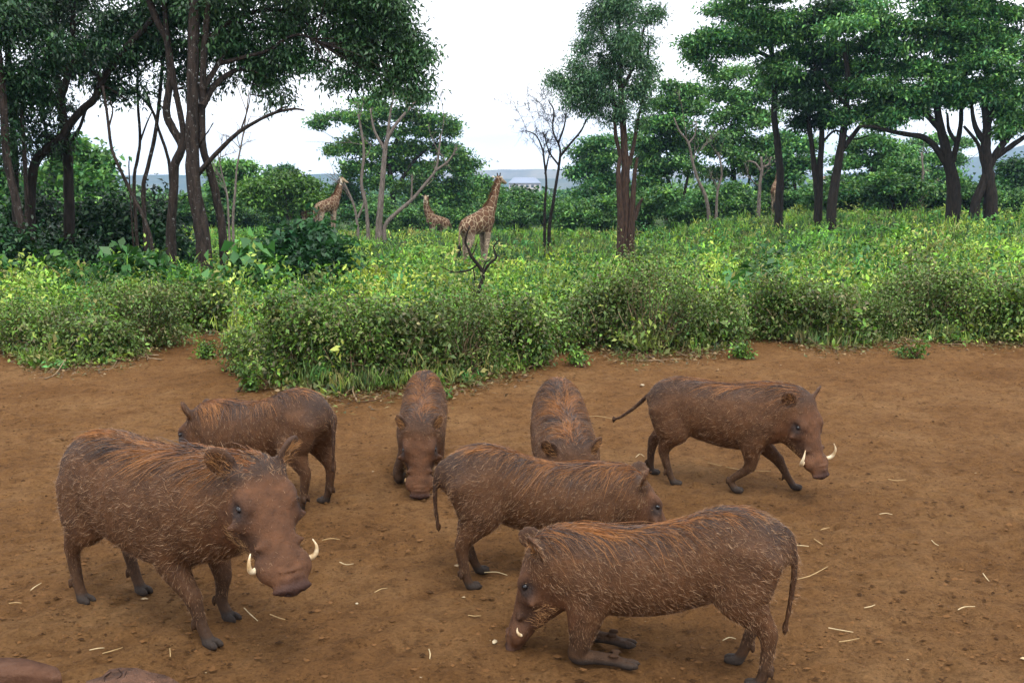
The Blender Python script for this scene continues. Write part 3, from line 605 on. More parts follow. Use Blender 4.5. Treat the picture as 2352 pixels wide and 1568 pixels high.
def giraffe(label, loc, yaw, s, neck, head_dir, cell=.046, legdx=(0, 0, 0, 0)):
    spine = np.array([(-.80, 2.08, .20, .17), (-.70, 2.12, .34, .27), (-.42, 2.18, .42, .33), (0, 2.26, .46, .36), (.38, 2.36, .48, .36), (.62, 2.46, .44, .30)])
    S = SDF((-1.3, -1.3, -.05), (2.4, 1.3, 4.6), cell)
    S.chain(np.stack([spine[:, 0], 0 * spine[:, 0], spine[:, 1]], -1), spine[:, 2], spine[:, 3], k=.05)
    nk = np.array([(.55, 0, 2.55)] + list(neck), float); S.chain(nk, np.interp(np.linspace(0, 1, len(nk)), [0, .25, .6, 1], [.40, .30, .185, .135]), np.interp(np.linspace(0, 1, len(nk)), [0, .25, .6, 1], [.27, .20, .13, .105]), k=.10, n=5)
    H = basis(head_dir); ho = nk[-1]; hw = lambda q: ho + np.asarray(q, float) @ H
    S.chain([hw((-.08, 0, .02)), hw((.10, 0, .02)), hw((.28, 0, -.02)), hw((.44, 0, -.04)), hw((.52, 0, -.05))], [.135, .125, .095, .075, .060], [.10, .105, .085, .075, .06], k=.04, up=H[2])
    for sg in (-1, 1):
        S.chain([hw((-.01, sg * .055, .10)), hw((-.06, sg * .075, .26))], [.032, .036], k=.02)
        ed = np.array([-.2, sg * .95, .22]); ed /= np.linalg.norm(ed); fw = np.array([.9, sg * .2, 0]); fw -= ed * (fw @ ed); fw /= np.linalg.norm(fw)
        S.ell(hw(np.array([-.09, sg * .09, .07]) + ed * .11), (.14, .055, .026), np.array([ed, np.cross(ed, fw), fw]) @ H, k=.02)
    for i, (x, y, fr) in enumerate(((.46, .17, 1), (.46, -.17, 1), (-.60, .17, 0), (-.60, -.17, 0))):
        d = legdx[i]
        if fr: S.chain([(x, y, 2.25), (x + .02 + .2 * d, y, 1.65), (x + .5 * d, y, 1.0), (x + .9 * d, y, .22), (x + .04 + d, y, .06)], [.26, .15, .088, .058, .085], [.15, .12, .08, .055, .075], k=.08, up=(1, 0, 0))
        else: S.chain([(x, y, 2.10), (x + .06 + .2 * d, y, 1.60), (x - .08 + .5 * d, y, 1.02), (x - .04 + .9 * d, y, .22), (x + d, y, .06)], [.32, .20, .088, .058, .085], [.18, .14, .075, .055, .075], k=.08, up=(1, 0, 0))
    V, F = S.mesh(); hl = (V - ho) @ H.T
    r = np.ones(len(V)); g = np.zeros(len(V)); bl = np.zeros(len(V))
    inh = (hl[:, 0] > -.25) & (np.abs(hl[:, 1]) < .4) & (np.abs(hl[:, 2]) < .36)
    r[inh & (hl[:, 0] > .02)] *= .35; g[inh & (hl[:, 2] > .19)] = 1; bl[inh & (np.abs(hl[:, 1]) > .12)] = .9; r[inh & (np.abs(hl[:, 1]) > .12)] = 0
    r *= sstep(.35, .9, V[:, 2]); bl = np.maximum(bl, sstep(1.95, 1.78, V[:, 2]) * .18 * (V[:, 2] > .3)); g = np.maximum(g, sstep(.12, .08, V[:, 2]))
    root = empty('giraffe', loc, yaw, s); tag(root, label, 'giraffe', 'giraffes beyond the undergrowth')
    mobj('body', V, F, M_gir, root, smooth=True, pcol=np.stack([r, g, bl], -1))
    T = Tubes(); T.add([(-.95, 0, 2.15), (-1.06, 0, 1.95), (-1.08, 0, 1.55), (-1.07, 0, 1.25)], [.055, .035, .026, .03], 7, 4); tl = T.build('tail', M_gir, root)
    a = tl.data.attributes.new('col', 'FLOAT_COLOR', 'POINT'); c = np.tile(np.array([.6, 0, 0, 1], np.float32), (len(tl.data.vertices), 1)); a.data.foreach_set('color', c.ravel())
    k_ = 160; q = np.tile(np.array([-1.07, 0, 1.34]), (k_, 1)) + rng.normal(size=(k_, 3)) * (.02, .02, .06)
    Vh, Fh, fc = strands(None, q, np.tile(np.array([0, 0, -1.]), (k_, 1)) + rng.normal(size=(k_, 3)) * .13, rng.uniform(.35, .6, k_), .014, np.full((k_, 3), .012), 3); tag(mobj('tail_tuft', Vh, Fh, M_hair, root, fcol=fc), kind='stuff')
    # neck mane
    cu = catmull(nk, 12)[6:]; d = np.gradient(cu, axis=0); d /= np.linalg.norm(d, axis=1)[:, None]; up = np.cross(d, np.cross((0, 0, 1), d)); up /= np.linalg.norm(up, axis=1)[:, None] + 1e-9; up = np.where(up[:, :1] > 0, -up, up)
    rad = np.interp(np.linspace(0, 1, len(cu)), [0, .25, .6, 1], [.36, .28, .18, .13]); k_ = 700; ii = rng.integers(0, len(cu), k_)
    q = cu[ii] + up[ii] * (rad[ii] - .03)[:, None] + rng.normal(size=(k_, 3)) * .022
    Vh, Fh, fc = strands(None, q, up[ii] + rng.normal(size=(k_, 3)) * .25, rng.uniform(.10, .16, k_), .014, np.tile(np.array([.17, .07, .028]), (k_, 1)) * rng.uniform(.6, 1.3, (k_, 1)), 2); tag(mobj('mane', Vh, Fh, M_hair, root, fcol=fc), kind='stuff')
    return root
NK = [(.80, 0, 2.82), (1.02, 0, 3.25), (1.22, 0, 3.72), (1.36, 0, 4.08)]
def gloc(vx, d, dz=0.0): p = P(vx, 500, d); return (p[0], d, float(ground_h(p[0], d)) + dz)
giraffe('giraffe striding away in the green field, tail hanging, head level with far hills', gloc(1096, 39), R_(48), .92, NK, (.8, .1, -.15), legdx=(.1, -.2, .15, -.25))
giraffe('pale giraffe beside the dark leafy bush, head turned to the side', gloc(752, 57), R_(40), .80, [(.80, 0, 2.85), (1.02, 0, 3.3), (1.18, 0, 3.78), (1.26, 0, 4.1)], (.55, -.75, -.35), cell=.056)
giraffe('giraffe with raised neck facing forward, body sunk behind the grassy crest', gloc(1006, 66, -1.0), R_(206), .86, [(.78, 0, 2.85), (.95, 0, 3.3), (1.0, 0, 3.78), (1.0, 0, 4.1)], (.35, .9, -.25), cell=.056)
giraffe('small giraffe lowering its head, only pale ears and face above the crest', gloc(1012, 69, -.75), R_(250), .62, [(.85, 0, 2.72), (1.15, 0, 3.0), (1.42, 0, 3.2), (1.6, 0, 3.3)], (.9, .1, -.35), cell=.056)
giraffe('giraffe bending down behind the dark bush, only its brown back showing', gloc(712, 60, -.15), R_(168), .70, [(.95, 0, 2.62), (1.30, 0, 2.50), (1.60, 0, 2.20), (1.80, 0, 1.9)], (.6, 0, -.8), cell=.056)
giraffe('giraffe standing in shade among the tall acacia trunks', gloc(1780, 62), R_(70), .84, [(.78, 0, 2.85), (.92, 0, 3.3), (1.0, 0, 3.78), (1.05, 0, 4.1)], (.7, -.4, -.2), cell=.056)

# ------------------------------------------------------------------ foliage helpers
def leaf_quads(pos, axis, nrm, length, width, col, fold=.25):
    """one folded rhombus per leaf: base, side, tip, side"""
    axis = axis / (np.linalg.norm(axis, axis=1)[:, None] + 1e-9); sd = np.cross(axis, nrm); sd /= np.linalg.norm(sd, axis=1)[:, None] + 1e-9; up = np.cross(sd, axis)
    L = np.broadcast_to(np.asarray(length, float), (len(pos),))[:, None]; W = np.broadcast_to(np.asarray(width, float), (len(pos),))[:, None]
    mid = pos + axis * L * .45 + up * W * fold
    V = np.stack([pos, mid + sd * W * .5, pos + axis * L - up * L * .12, mid - sd * W * .5], 1).reshape(-1, 3)
    return V, np.arange(len(V)).reshape(-1, 4), col
def rand_dir(k, up=0.0):
    d = rng.normal(size=(k, 3)); d[:, 2] += up; return d / np.linalg.norm(d, axis=1)[:, None]
def palette(k, cols, jit=.25, blend=True):
    cols = np.array(cols); i = rng.integers(0, len(cols), k); j = rng.integers(0, len(cols), k); t = rng.random((k, 1)) if blend else np.zeros((k, 1))
    return np.clip((cols[i] * (1 - t) + cols[j] * t) * (1 + jit * rng.normal(size=(k, 1))).clip(.35, 1.9), .002, .9)
def crown_leaves(clumps, n_sprig, per, sprig_r, leaf, cols, droop=.4, flat=0.0, aspect=.42, tipup=.0, sub=7):
    """clumps: array (x,y,z,rx,ry,rz); sprigs are placed in the shells of the clumps, each carries leaves"""
    cl0 = np.array(clumps, float); cl = []
    for c in cl0:                                     # break every clump into smaller tufts with gaps between
        m_ = sub if c[3] > .35 else 1
        for q in range(m_):
            if m_ == 1: cl.append(c); continue
            dd = rand_dir(1)[0] * rng.random() ** .4; f_ = rng.uniform(.28, .5); cl.append((*(c[:3] + dd * c[3:6] * .8), c[3] * f_, c[4] * f_, c[5] * (f_ if not flat else .5)))
    cl = np.array(cl); vol = (cl[:, 3] * cl[:, 5]) ** .8; tone = 1 + .22 * rng.normal(size=len(cl)); ci = rng.choice(len(cl), n_sprig, p=vol / vol.sum()); c = cl[ci]
    d = rand_dir(n_sprig); r = .12 + .95 * rng.random((n_sprig, 1)) ** .6; wob = 1 + .28 * hnoise(d[:, 0] * 3 + ci, d[:, 2] * 3 + d[:, 1] * 2, 2.0, 3)[:, None]
    sp = c[:, :3] + d * r * c[:, 3:6] * wob
    pick = palette(n_sprig, cols, .16) * tone[ci].clip(.5, 1.6)[:, None]; out = d * np.array([1, 1, .5]) + rng.normal(size=(n_sprig, 3)) * .4; out[:, 2] += flat - droop * .5
    k = n_sprig * per; si = np.repeat(np.arange(n_sprig), per); off = rng.normal(size=(k, 3)) * sprig_r * np.array([1, 1, .55 if flat else .8])
    pos = sp[si] + off; ax = out[si] * .8 + rng.normal(size=(k, 3)) * .55; ax[:, 2] -= droop
    nr = np.tile(np.array([0, 0, 1.]), (k, 1)) + rng.normal(size=(k, 3)) * .5
    L = leaf * rng.uniform(.65, 1.35, k)
    return leaf_quads(pos, ax, nr, L, L * aspect, pick[si] * rng.uniform(.55, 1.42, (k, 1)))
def pclump(vx, vy, rx, ry, d, rz=None):
    p = P(vx, vy, d); k = d / FV; return (p[0], p[1], p[2], rx * k, (rz if rz else max(rx, ry)) * k, ry * k)
def limb(T, pts, d, r0, r1, dd=0.0, sides=8, sub=4, wob=.05, base=None):
    """limb through view pixels; radii in view pixels; pts may carry a depth offset in metres"""
    q = np.array([P(p[0], p[1], d + dd + (p[2] if len(p) > 2 else 0)) for p in pts])
    if base is not None: q[0] = base
    T.add(q, np.linspace(r0, r1, len(q)) * d / FV, sides, sub, wob)
    return q
def twigs_to(T, origin, clumps, r, k=None):
    cl = np.array(clumps); 
    for c in cl:
        for _ in range(2):
            e = c[:3] + rng.normal(size=3) * c[3:6] * .45; o = origin[rng.integers(0, len(origin))] if len(origin.shape) > 1 else origin
            mid = (o + e) / 2 + rng.normal(size=3) * .12 * np.linalg.norm(e - o); T.add([o, mid, e], [r, r * .6, r * .25], 5, 3, 0, cap=False)
def nearest_pts(pts, c): return pts[np.argsort(np.linalg.norm(pts - c, axis=1))[:3]]

def tree(name, label, cat, d, limbs, clumps, n_sprig, per, sprig_r, leaf, cols, bark, lmat=None, base=None, droop=.4, flat=0.0, aspect=.42, twig=1.2, group=None, depth=1.0, rz=None, twigk=1):
    """limbs: list of (points, r0, r1) in view pixels, the first starts at the ground; clumps: (vx,vy,rx,ry[,dd])"""
    T = Tubes(); allq = []
    b = P(limbs[0][0][0][0], 500, d); gz = float(ground_h(b[0], d)); base_p = np.array([b[0], d, gz])
    for i, L in enumerate(limbs):
        pts, r0, r1 = L[:3]; q = np.array([P(p[0], p[1], d + (p[2] if len(p) > 2 else 0)) for p in pts])
        if len(L) > 3 and L[3] == 'root':
            g = np.array([q[0][0], q[0][1], float(ground_h(q[0][0], q[0][1])) - .15])
            if g[2] < q[0][2] - .1: q = np.vstack([g, q])
        T.add(q, np.linspace(r0, r1, len(q)) * d / FV, 9 if r0 > 8 else 6, 4, .05); allq.append(catmull(q, 4))
    A = np.vstack(allq)
    cl = [pclump(c[0], c[1], c[2], c[3], d + (c[4] if len(c) > 4 else rng.normal() * .6 * depth), rz) for c in clumps]
    hi = A[A[:, 2] > np.percentile(A[:, 2], 35)]
    for c in np.array(cl).reshape(-1, 6):
        near = nearest_pts(hi, c[:3])
        for _ in range(2 * twigk):
            o = near[rng.integers(0, 3)]; e = c[:3] + rng.normal(size=3) * c[3:6] * .5; mid = (o + e) / 2 + rng.normal(size=3) * .10 * np.linalg.norm(e - o); rt = twig * d / FV
            T.add([o, mid, e], [rt, rt * .65, rt * .25], 4, 2, 0, cap=False)
    root = empty(name, base_p); tag(root, label, cat, group)
    def rel(o): o.location = (-base_p[0], -base_p[1], -base_p[2]); return o
    rel(T.build('trunk', bark, root))
    if n_sprig:
        V, F, fc = crown_leaves(cl, n_sprig, per, sprig_r, leaf, cols, droop, flat, aspect); rel(mobj('crown', V, F, lmat or M_leaf, root, fcol=fc))
    return root

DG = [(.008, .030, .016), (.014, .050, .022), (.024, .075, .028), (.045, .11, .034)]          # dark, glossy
BG = [(.036, .11, .058), (.060, .155, .074), (.095, .205, .092), (.15, .27, .12)]            # blue green
AG = [(.022, .10, .042), (.050, .175, .058), (.10, .26, .070), (.19, .37, .088)]            # acacia green
LG = [(.055, .15, .026), (.090, .20, .032), (.14, .26, .042), (.075, .17, .040)]                # light yellow green
MG = [(.022, .080, .032), (.038, .115, .038), (.062, .155, .044)]

rng = np.random.default_rng(31)
# ---------------- left hand trees (about 20 m away)
tree('broadleaf_tree', 'tall tree with lichen-spotted straight trunk and wide dark drooping crown', 'tree', 20.0,
     [([(468.6, 570.4), (459.4, 505.4), (445.6, 428.8), (441.8, 329.3), (442.6, 229.7), (444.1, 114.9), (447.2, -45.9)], 19.14, 11.49, 'root'),
      ([(511.5, 536.0, 0.4), (501.5, 474.7, 0.4), (483.9, 398.2, 0.3), (467.1, 344.6, 0.1), (464.0, 291.0, 0.1), (467.1, 153.1), (474.7, 45.9), (480.9, -45.9)], 10.72, 6.13, 'root'),
      ([(456.4, 398.2), (490.0, 359.9, -0.2), (536.0, 313.9, -0.3), (574.3, 287.1, -0.4), (627.9, 260.3, -0.6), (673.8, 250.4, -0.8), (698.3, 253.4, -1)], 6.13, 1.91),
      ([(627.9, 261.1, -0.6), (647.0, 248.9, -0.7), (663.1, 243.5, -0.7)], 3.06, 1.15), ([(551.3, 304.7, -0.3), (570.4, 245.0, -0.2), (578.1, 191.4, -0.2)], 2.3, 0.77),
      ([(464.0, 245.0), (490.0, 199.1, 0.3), (528.3, 168.5, 0.5), (555.1, 157.0, 0.6)], 9.19, 4.59), ([(464.0, 206.7), (497.7, 153.1, 0.3), (520.7, 107.2, 0.4), (528.3, 45.9, 0.5)], 7.66, 3.83),
      ([(505.4, 145.5, 0.3), (566.6, 130.2, 0.4), (620.2, 114.9, 0.4), (658.5, 88.1, 0.3), (693.0, 80.4, 0.2), (735.1, 99.5, 0.2)], 5.36, 1.91), ([(468.6, 99.5), (536.0, 45.9, 0.5), (612.6, 23.0, 0.8), (689.1, 38.3, 0.9), (727.4, 91.9, 0.7)], 6.89, 2.3),
      ([(459.4, 329.3), (490.0, 283.3, -0.2)], 2.3, 0.77), ([(476.3, 306.3), (490.0, 280.2)], 1.53, 0.77)],
     [(500, 20, 95, 55, .5), (470, 95, 45, 35, .5), (545, 105, 62, 55, .8), (610, 175, 40, 40, .8), (590, 130, 40, 50, .8), (650, 40, 110, 65, 1), (690, 120, 60, 45, .6), (640, 215, 26, 28, .4), (760, 30, 110, 55, .9), (800, 95, 70, 40, .7), (730, 150, 35, 18, .5), (860, 40, 90, 55, .8), (850, 120, 55, 30, .6), (830, 180, 45, 28, .4), (770, 190, 30, 14, .3), (920, 80, 60, 60, .5), (945, 130, 45, 45, .4), (950, 180, 32, 45, .3), (972, 205, 18, 18, .3), (915, 165, 42, 32, .4), (880, 200, 22, 22, .3), (980, 120, 14, 22, .2), (900, 20, 60, 40, .5), (760, -50, 200, 50, 0), (560, -60, 150, 50, 0)],
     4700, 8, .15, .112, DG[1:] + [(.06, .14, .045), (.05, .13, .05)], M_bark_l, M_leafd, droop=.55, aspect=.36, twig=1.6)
tree('forked_tree', 'leaning forked tree with grey lichen stems crossing beside the straight trunk', 'tree', 20.6,
     [([(392.0, 575.8), (394.3, 497.7), (399.7, 428.8), (401.2, 379.0), (418.1, 336.9), (398.2, 298.6), (382.9, 264.2), (384.4, 229.7), (392.0, 168.5), (382.9, 91.9), (359.9, 45.9), (333.8, -23.0)], 11.49, 6.89, 'root'),
      ([(418.1, 336.9), (419.6, 291.0), (405.8, 222.1), (395.1, 153.1), (382.9, 68.9), (373.7, -30.6)], 7.66, 5.36), ([(382.9, 264.2), (378.3, 252.7), (372.1, 245.0)], 4.59, 2.3),
      ([(353.8, 597.2, -1.2), (338.4, 520.7, -1.2), (306.3, 453.3, -1.2), (280.2, 398.2, -1.2), (257.3, 344.6, -1.2), (249.6, 291.0, -1.2), (243.5, 245.0, -1.2), (235.8, 197.6, -1.2)], 4.59, 2.68, 'root'), ([(251.1, 287.1, -1.2), (258.8, 252.7, -1.2), (248.1, 222.1, -1.2)], 2.3, 1.15),
      ([(329.3, 451.8, 0.8), (340.0, 382.9, 0.8), (353.8, 321.6, 0.8), (363.7, 252.7, 0.8), (370.6, 176.1, 0.8), (376.7, 107.2, 0.8)], 6.13, 3.83, 'root'), ([(307.8, 436.4, 1), (315.5, 367.5, 1), (321.6, 321.6, 1), (317.0, 245.0, 1), (315.5, 176.1, 1), (313.9, 91.9, 1)], 4.59, 2.68, 'root'),
      ([(323.1, 321.6, 1), (336.9, 283.3, 1), (349.2, 256.5, 1)], 2.68, 1.53), ([(392.0, 413.5, 0.9), (382.9, 352.2, 0.9), (364.5, 298.6, 0.9), (350.7, 256.5, 0.9), (324.7, 223.6, 0.9), (298.6, 200.6, 0.9), (269.5, 177.6, 0.9)], 4.59, 2.3, 'root'), ([(297.1, 413.5, 0.9), (297.1, 359.9, 0.9)], 2.3, 1.15, 'root'),
      ([(349.2, 252.7, 0.8), (336.9, 214.4, 0.8), (321.6, 191.4, 0.8)], 2.3, 1.15), ([(315.5, 176.1, 1), (344.6, 145.5, 0.9), (367.5, 141.7, 0.9)], 2.3, 1.15)],
     [(410, 40, 75, 55, .8), (440, 130, 35, 25, .8), (400, 170, 30, 18, .8), (350, 110, 45, 30, .9), (470, 200, 22, 20, .8), (520, 180, 20, 16, .5), (420, -40, 110, 50, .3), (440, 210, 14, 10, .8)],
     1500, 8, .15, .105, DG, M_bark_l, M_leafd, droop=.55, aspect=.36, twig=1.3)
tree('dark_tree', 'dark-barked tree forking in a Y behind the long leaning limb', 'tree', 21.5,
     [([(159.3, 589.6), (159.3, 497.7), (157.7, 428.8), (156.2, 367.5), (150.1, 306.3), (142.4, 252.7), (136.3, 202.9), (121.0, 145.5), (114.9, 91.9), (111.8, 15.3)], 13.02, 6.89, 'root'), ([(140.9, 222.1), (153.1, 183.8), (163.9, 122.5), (166.9, 45.9), (170.0, -23.0)], 8.42, 4.59),
      ([(145.5, 367.5, 0.4), (128.6, 321.6, 0.4), (107.2, 306.3, 0.4), (99.5, 252.7, 0.4), (111.8, 191.4, 0.4)], 5.36, 2.3), ([(160.8, 329.3), (183.8, 291.0), (200.6, 245.0), (229.7, 214.4), (268.0, 187.6)], 4.59, 2.3)],
     [(150, 30, 100, 60), (210, 110, 60, 50), (160, 140, 50, 40), (130, 230, 40, 34), (270, 50, 80, 55), (300, 140, 50, 30), (250, 200, 45, 30), (110, 300, 30, 28), (320, 215, 28, 16), (340, 60, 60, 45), (200, -40, 150, 50), (120, 340, 26, 20)],
     2600, 8, .16, .108, DG, M_bark_d, M_leafd, droop=.5, aspect=.36, twig=1.4)
tree('leaning_tree', 'dark tree leaning over in one long diagonal limb across its neighbours', 'tree', 20.8,
     [([(73.5, 562.8), (70.4, 490.0), (73.5, 413.5), (84.2, 367.5), (114.9, 336.9), (145.5, 310.1), (164.6, 279.5), (191.4, 248.9), (218.2, 225.9), (233.5, 187.6), (260.3, 149.3), (291.0, 107.2), (329.3, 68.9), (359.9, 30.6)], 11.49, 6.13, 'root'),
      ([(45.9, 559.0, 0.5), (35.2, 474.7, 0.5), (33.7, 367.5, 0.5), (27.6, 268.0, 0.5), (19.9, 153.1, 0.5), (15.3, 45.9, 0.5)], 9.95, 6.13, 'root'), ([(233.5, 187.6), (206.7, 153.1), (191.4, 114.9)], 5.36, 2.3), ([(229.7, 195.3), (256.5, 206.7), (291.0, 229.7)], 3.83, 2.3)],
     [(60, 40, 95, 70), (40, 150, 75, 60), (80, 210, 40, 40), (20, 240, 45, 55), (60, 300, 30, 40), (30, 360, 30, 40), (110, 120, 50, 50), (390, 105, 45, 24), (250, 120, 50, 32), (20, -40, 150, 60)],
     2200, 8, .16, .108, DG, M_bark_d, M_leafd, droop=.5, aspect=.36, twig=1.4)
tree('grey_trunk_tree', 'grey-trunked tree at the shaded edge of the dark thicket', 'tree', 19.3,
     [([(53.6, 566.6), (44.4, 497.7), (29.1, 428.8), (15.3, 359.9), (10.7, 291.0), (4.6, 191.4), (-7.7, 91.9)], 9.95, 7.66, 'root'), ([(62.8, 551.3, 0.8), (61.3, 459.4, 0.8), (55.1, 344.6, 0.8), (50.5, 252.7, 0.8), (53.6, 153.1, 0.8)], 6.13, 3.83, 'root')],
     [(-30, 60, 90, 80), (-20, 200, 60, 60), (10, 310, 30, 40), (-30, 380, 45, 60)], 1000, 8, .16, .108, DG, M_bark_l, M_leafd, droop=.5, aspect=.36)
# dark thicket at the foot of these trees: bushes
def bush(name, label, cx, d, rx, ry, top_v, n_sprig, cols, leaf=.11, per=8, lmat=None, group=None, aspect=.5, droop=.25, sprig_r=.14, stems=7, cat='bush', lumps=9, smat=None, shoots=0, twigs=0):
    p = P(cx, 500, d); gz = float(ground_h(p[0], d)); top = P(cx, top_v, d)[2]; h = max(.25, top - gz); k = d / FV; rxm, rym = rx * k, ry * k
    cl = []
    for i in range(lumps):
        a = rng.random() * 2 * np.pi; r = rng.random() ** .5; hh = h * rng.uniform(.35, 1.0) * (1 + .65 * min(0, r * np.sin(a)))
        cl.append((p[0] + rxm * r * .9 * np.cos(a), d + rym * r * .9 * np.sin(a), gz + hh * .62, rxm * rng.uniform(.16, .38), rym * rng.uniform(.18, .34), hh * .38))
    cl.append((p[0], d, gz + h * .24, rxm * .7, rym * .7, h * .20))
    for i in range(shoots):
        a = rng.random() * 2 * np.pi; r = rng.random() ** .5; hh = h * rng.uniform(.85, 1.3); cl.append((p[0] + rxm * r * .95 * np.cos(a), d + rym * r * .9 * np.sin(a), gz + hh * .75, .06, .06, hh * .25))
    root = empty(name, (p[0], d, gz)); tag(root, label, cat, group)
    V, F, fc = crown_leaves(cl, n_sprig, per, sprig_r, leaf, cols, droop, 0, aspect, sub=5); V[:, 2] = np.maximum(V[:, 2], ground_h(V[:, 0], V[:, 1]) + .01); off = np.array([p[0], d, gz])
    mobj('foliage', V - off, F, lmat or M_leaf, root, fcol=fc)
    T = Tubes()
    for c in cl[:stems]:
        c = np.array(c[:3]) - off; T.add([(rng.normal() * .06, rng.normal() * .06, -.03), c * (.4, .4, .55) + rng.normal(size=3) * .04, c], [.02 + .006 * h, .012, .004], 5, 3)
    T.build('stems', smat or M_stemd, root)
    if twigs:
        T = Tubes()
        for i in range(twigs):
            a = rng.random() * 2 * np.pi; r = rng.uniform(.3, 1.05); e = np.array([rxm * r * np.cos(a), rym * r * np.sin(a), h * rng.uniform(.15, 1.05) * (1.15 - .5 * r)]); o = e * (.55, .55, .3); T.add([o, (o + e) / 2 + rng.normal(size=3) * .05, e], [.007, .005, .003], 4, 2, 0, cap=False)
        T.build('bare_twigs', M_twig, root)
    return root
G_TH = 'dark bushes under the trees'
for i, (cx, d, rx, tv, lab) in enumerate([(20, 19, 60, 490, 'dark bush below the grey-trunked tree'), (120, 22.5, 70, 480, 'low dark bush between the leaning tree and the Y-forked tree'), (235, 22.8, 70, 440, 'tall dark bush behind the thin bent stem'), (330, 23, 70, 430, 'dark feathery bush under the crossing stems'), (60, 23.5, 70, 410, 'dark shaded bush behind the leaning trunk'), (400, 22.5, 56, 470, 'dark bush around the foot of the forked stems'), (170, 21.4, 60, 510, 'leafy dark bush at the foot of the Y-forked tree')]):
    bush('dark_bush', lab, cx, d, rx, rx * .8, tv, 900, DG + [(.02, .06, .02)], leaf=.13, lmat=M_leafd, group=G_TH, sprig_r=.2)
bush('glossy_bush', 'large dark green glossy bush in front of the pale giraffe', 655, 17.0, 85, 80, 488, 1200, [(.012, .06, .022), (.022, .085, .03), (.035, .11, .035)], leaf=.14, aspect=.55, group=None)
bush('glossy_bush', 'smaller glossy bush joined to the right side of the dark leafy bush', 745, 16.0, 48, 50, 538, 450, [(.012, .06, .022), (.022, .085, .03), (.035, .11, .035)], leaf=.13, aspect=.55)
bush('broadleaf_shrub', 'bright shrub with big heart-shaped leaves beside the lichen-spotted trunk', 530, 14.0, 75, 60, 548, 330, [(.03, .11, .025), (.05, .15, .035), (.075, .19, .05)], leaf=.21, per=4, aspect=.62, droop=.7, sprig_r=.16, cat='shrub')
bush('broadleaf_shrub', 'leafy shrub with pale bare twigs between the thin stem and the dark trees', 285, 16.5, 80, 60, 545, 380, [(.03, .10, .025), (.045, .13, .03)], leaf=.19, per=4, aspect=.6, droop=.6, sprig_r=.16, cat='shrub')
bush('broadleaf_shrub', 'shrub with wide pale leaves standing among the field weeds on the right', 1745, 14.5, 60, 50, 560, 260, [(.035, .12, .03), (.06, .17, .05), (.10, .22, .08)], leaf=.20, per=4, aspect=.62, droop=.7, sprig_r=.15, cat='shrub')
bush('broadleaf_shrub', 'sapling with large yellowish leaves rising at the left end of the field', 90, 17.5, 60, 45, 580, 200, [(.05, .14, .025), (.075, .18, .03)], leaf=.18, per=4, aspect=.55, droop=.6, cat='shrub')

# ---------------- centre
tree('umbrella_acacia', 'green layered acacia spreading behind the bleached dead tree', 'tree', 74,
     [([(905, 530), (903, 470), (900, 420), (890, 370), (880, 330), (850, 290)], 9, 3, 'root'), ([(902, 450), (930, 400), (960, 360), (1000, 330)], 6, 2), ([(925, 525), (935, 470), (960, 430), (1020, 390)], 6, 2, 'root'), ([(903, 430), (860, 390), (820, 350)], 5, 2), ([(895, 360), (920, 300), (940, 250)], 5, 2)],
     [(900, 214, 68, 9), (955, 228, 40, 9), (850, 240, 60, 11), (780, 268, 55, 12), (735, 285, 24, 8), (830, 275, 60, 14), (910, 262, 70, 16), (985, 278, 45, 12), (1030, 282, 26, 10), (870, 305, 70, 15), (960, 305, 60, 14), (1040, 305, 18, 8), (800, 335, 55, 13), (765, 345, 26, 8), (850, 345, 60, 15), (940, 345, 70, 18), (1020, 340, 50, 14), (1060, 360, 40, 13), (830, 380, 50, 14), (900, 385, 70, 20), (980, 385, 70, 20), (1050, 390, 52, 15), (1090, 378, 18, 8), (860, 415, 50, 14), (960, 425, 60, 20), (1030, 425, 50, 18), (1070, 445, 40, 18), (990, 460, 50, 18), (800, 400, 24, 8)],
     5200, 7, .30, .27, AG + LG[1:3], M_bark_d, flat=.25, droop=.12, aspect=.5, twig=1.2)
def bare_tree(name, label, d, limbs, bark, levels=2, nb=5, spread=1.0, tw=1.0, group=None):
    T = Tubes(); b = P(limbs[0][0][0][0], 500, d); base_p = np.array([b[0], d, float(ground_h(b[0], d))]); k = d / FV
    def grow(q, r, lev):
        c = catmull(q, 4); L = max(np.linalg.norm(c[-1] - c[0]), np.linalg.norm(np.diff(c, axis=0), axis=1).sum() * .8)
        if lev == 0: return
        for i in range(nb):
            t = rng.uniform(.35, 1); j = min(len(c) - 2, int(t * (len(c) - 1))); o = c[j]; dr = c[j + 1] - c[j]; dr /= np.linalg.norm(dr) + 1e-9
            dd = dr + rng.normal(size=3) * .75 * spread; dd[2] += .25; dd /= np.linalg.norm(dd); ln = L * rng.uniform(.22, .55)
            p1 = o + dd * ln * .5 + rng.normal(size=3) * ln * .08; p2 = p1 + (dd + rng.normal(size=3) * .5) * ln * .5
            r2 = max(r * .6, .0085); T.add([o, p1, p2], [r2, r2 * .7, r2 * .35], 3, 2, 0, cap=False); grow(np.array([o, p1, p2]), r2, lev - 1)
    for L in limbs:
        pts, r0, r1 = L[:3]; q = np.array([P(p[0], p[1], d + (p[2] if len(p) > 2 else 0)) for p in pts])
        if len(L) > 3:
            g = np.array([q[0][0], q[0][1], float(ground_h(q[0][0], q[0][1])) - .1])
            if g[2] < q[0][2] - .05: q = np.vstack([g, q])
        T.add(q, np.linspace(r0, r1, len(q)) * k, 8, 4, .05); grow(q[len(q) // 3:], max(r1, 2.0) * k * tw, levels)
    root = empty(name, base_p); tag(root, label, 'tree', group); o = T.build('trunk', bark, root); o.location = tuple(-base_p); return root
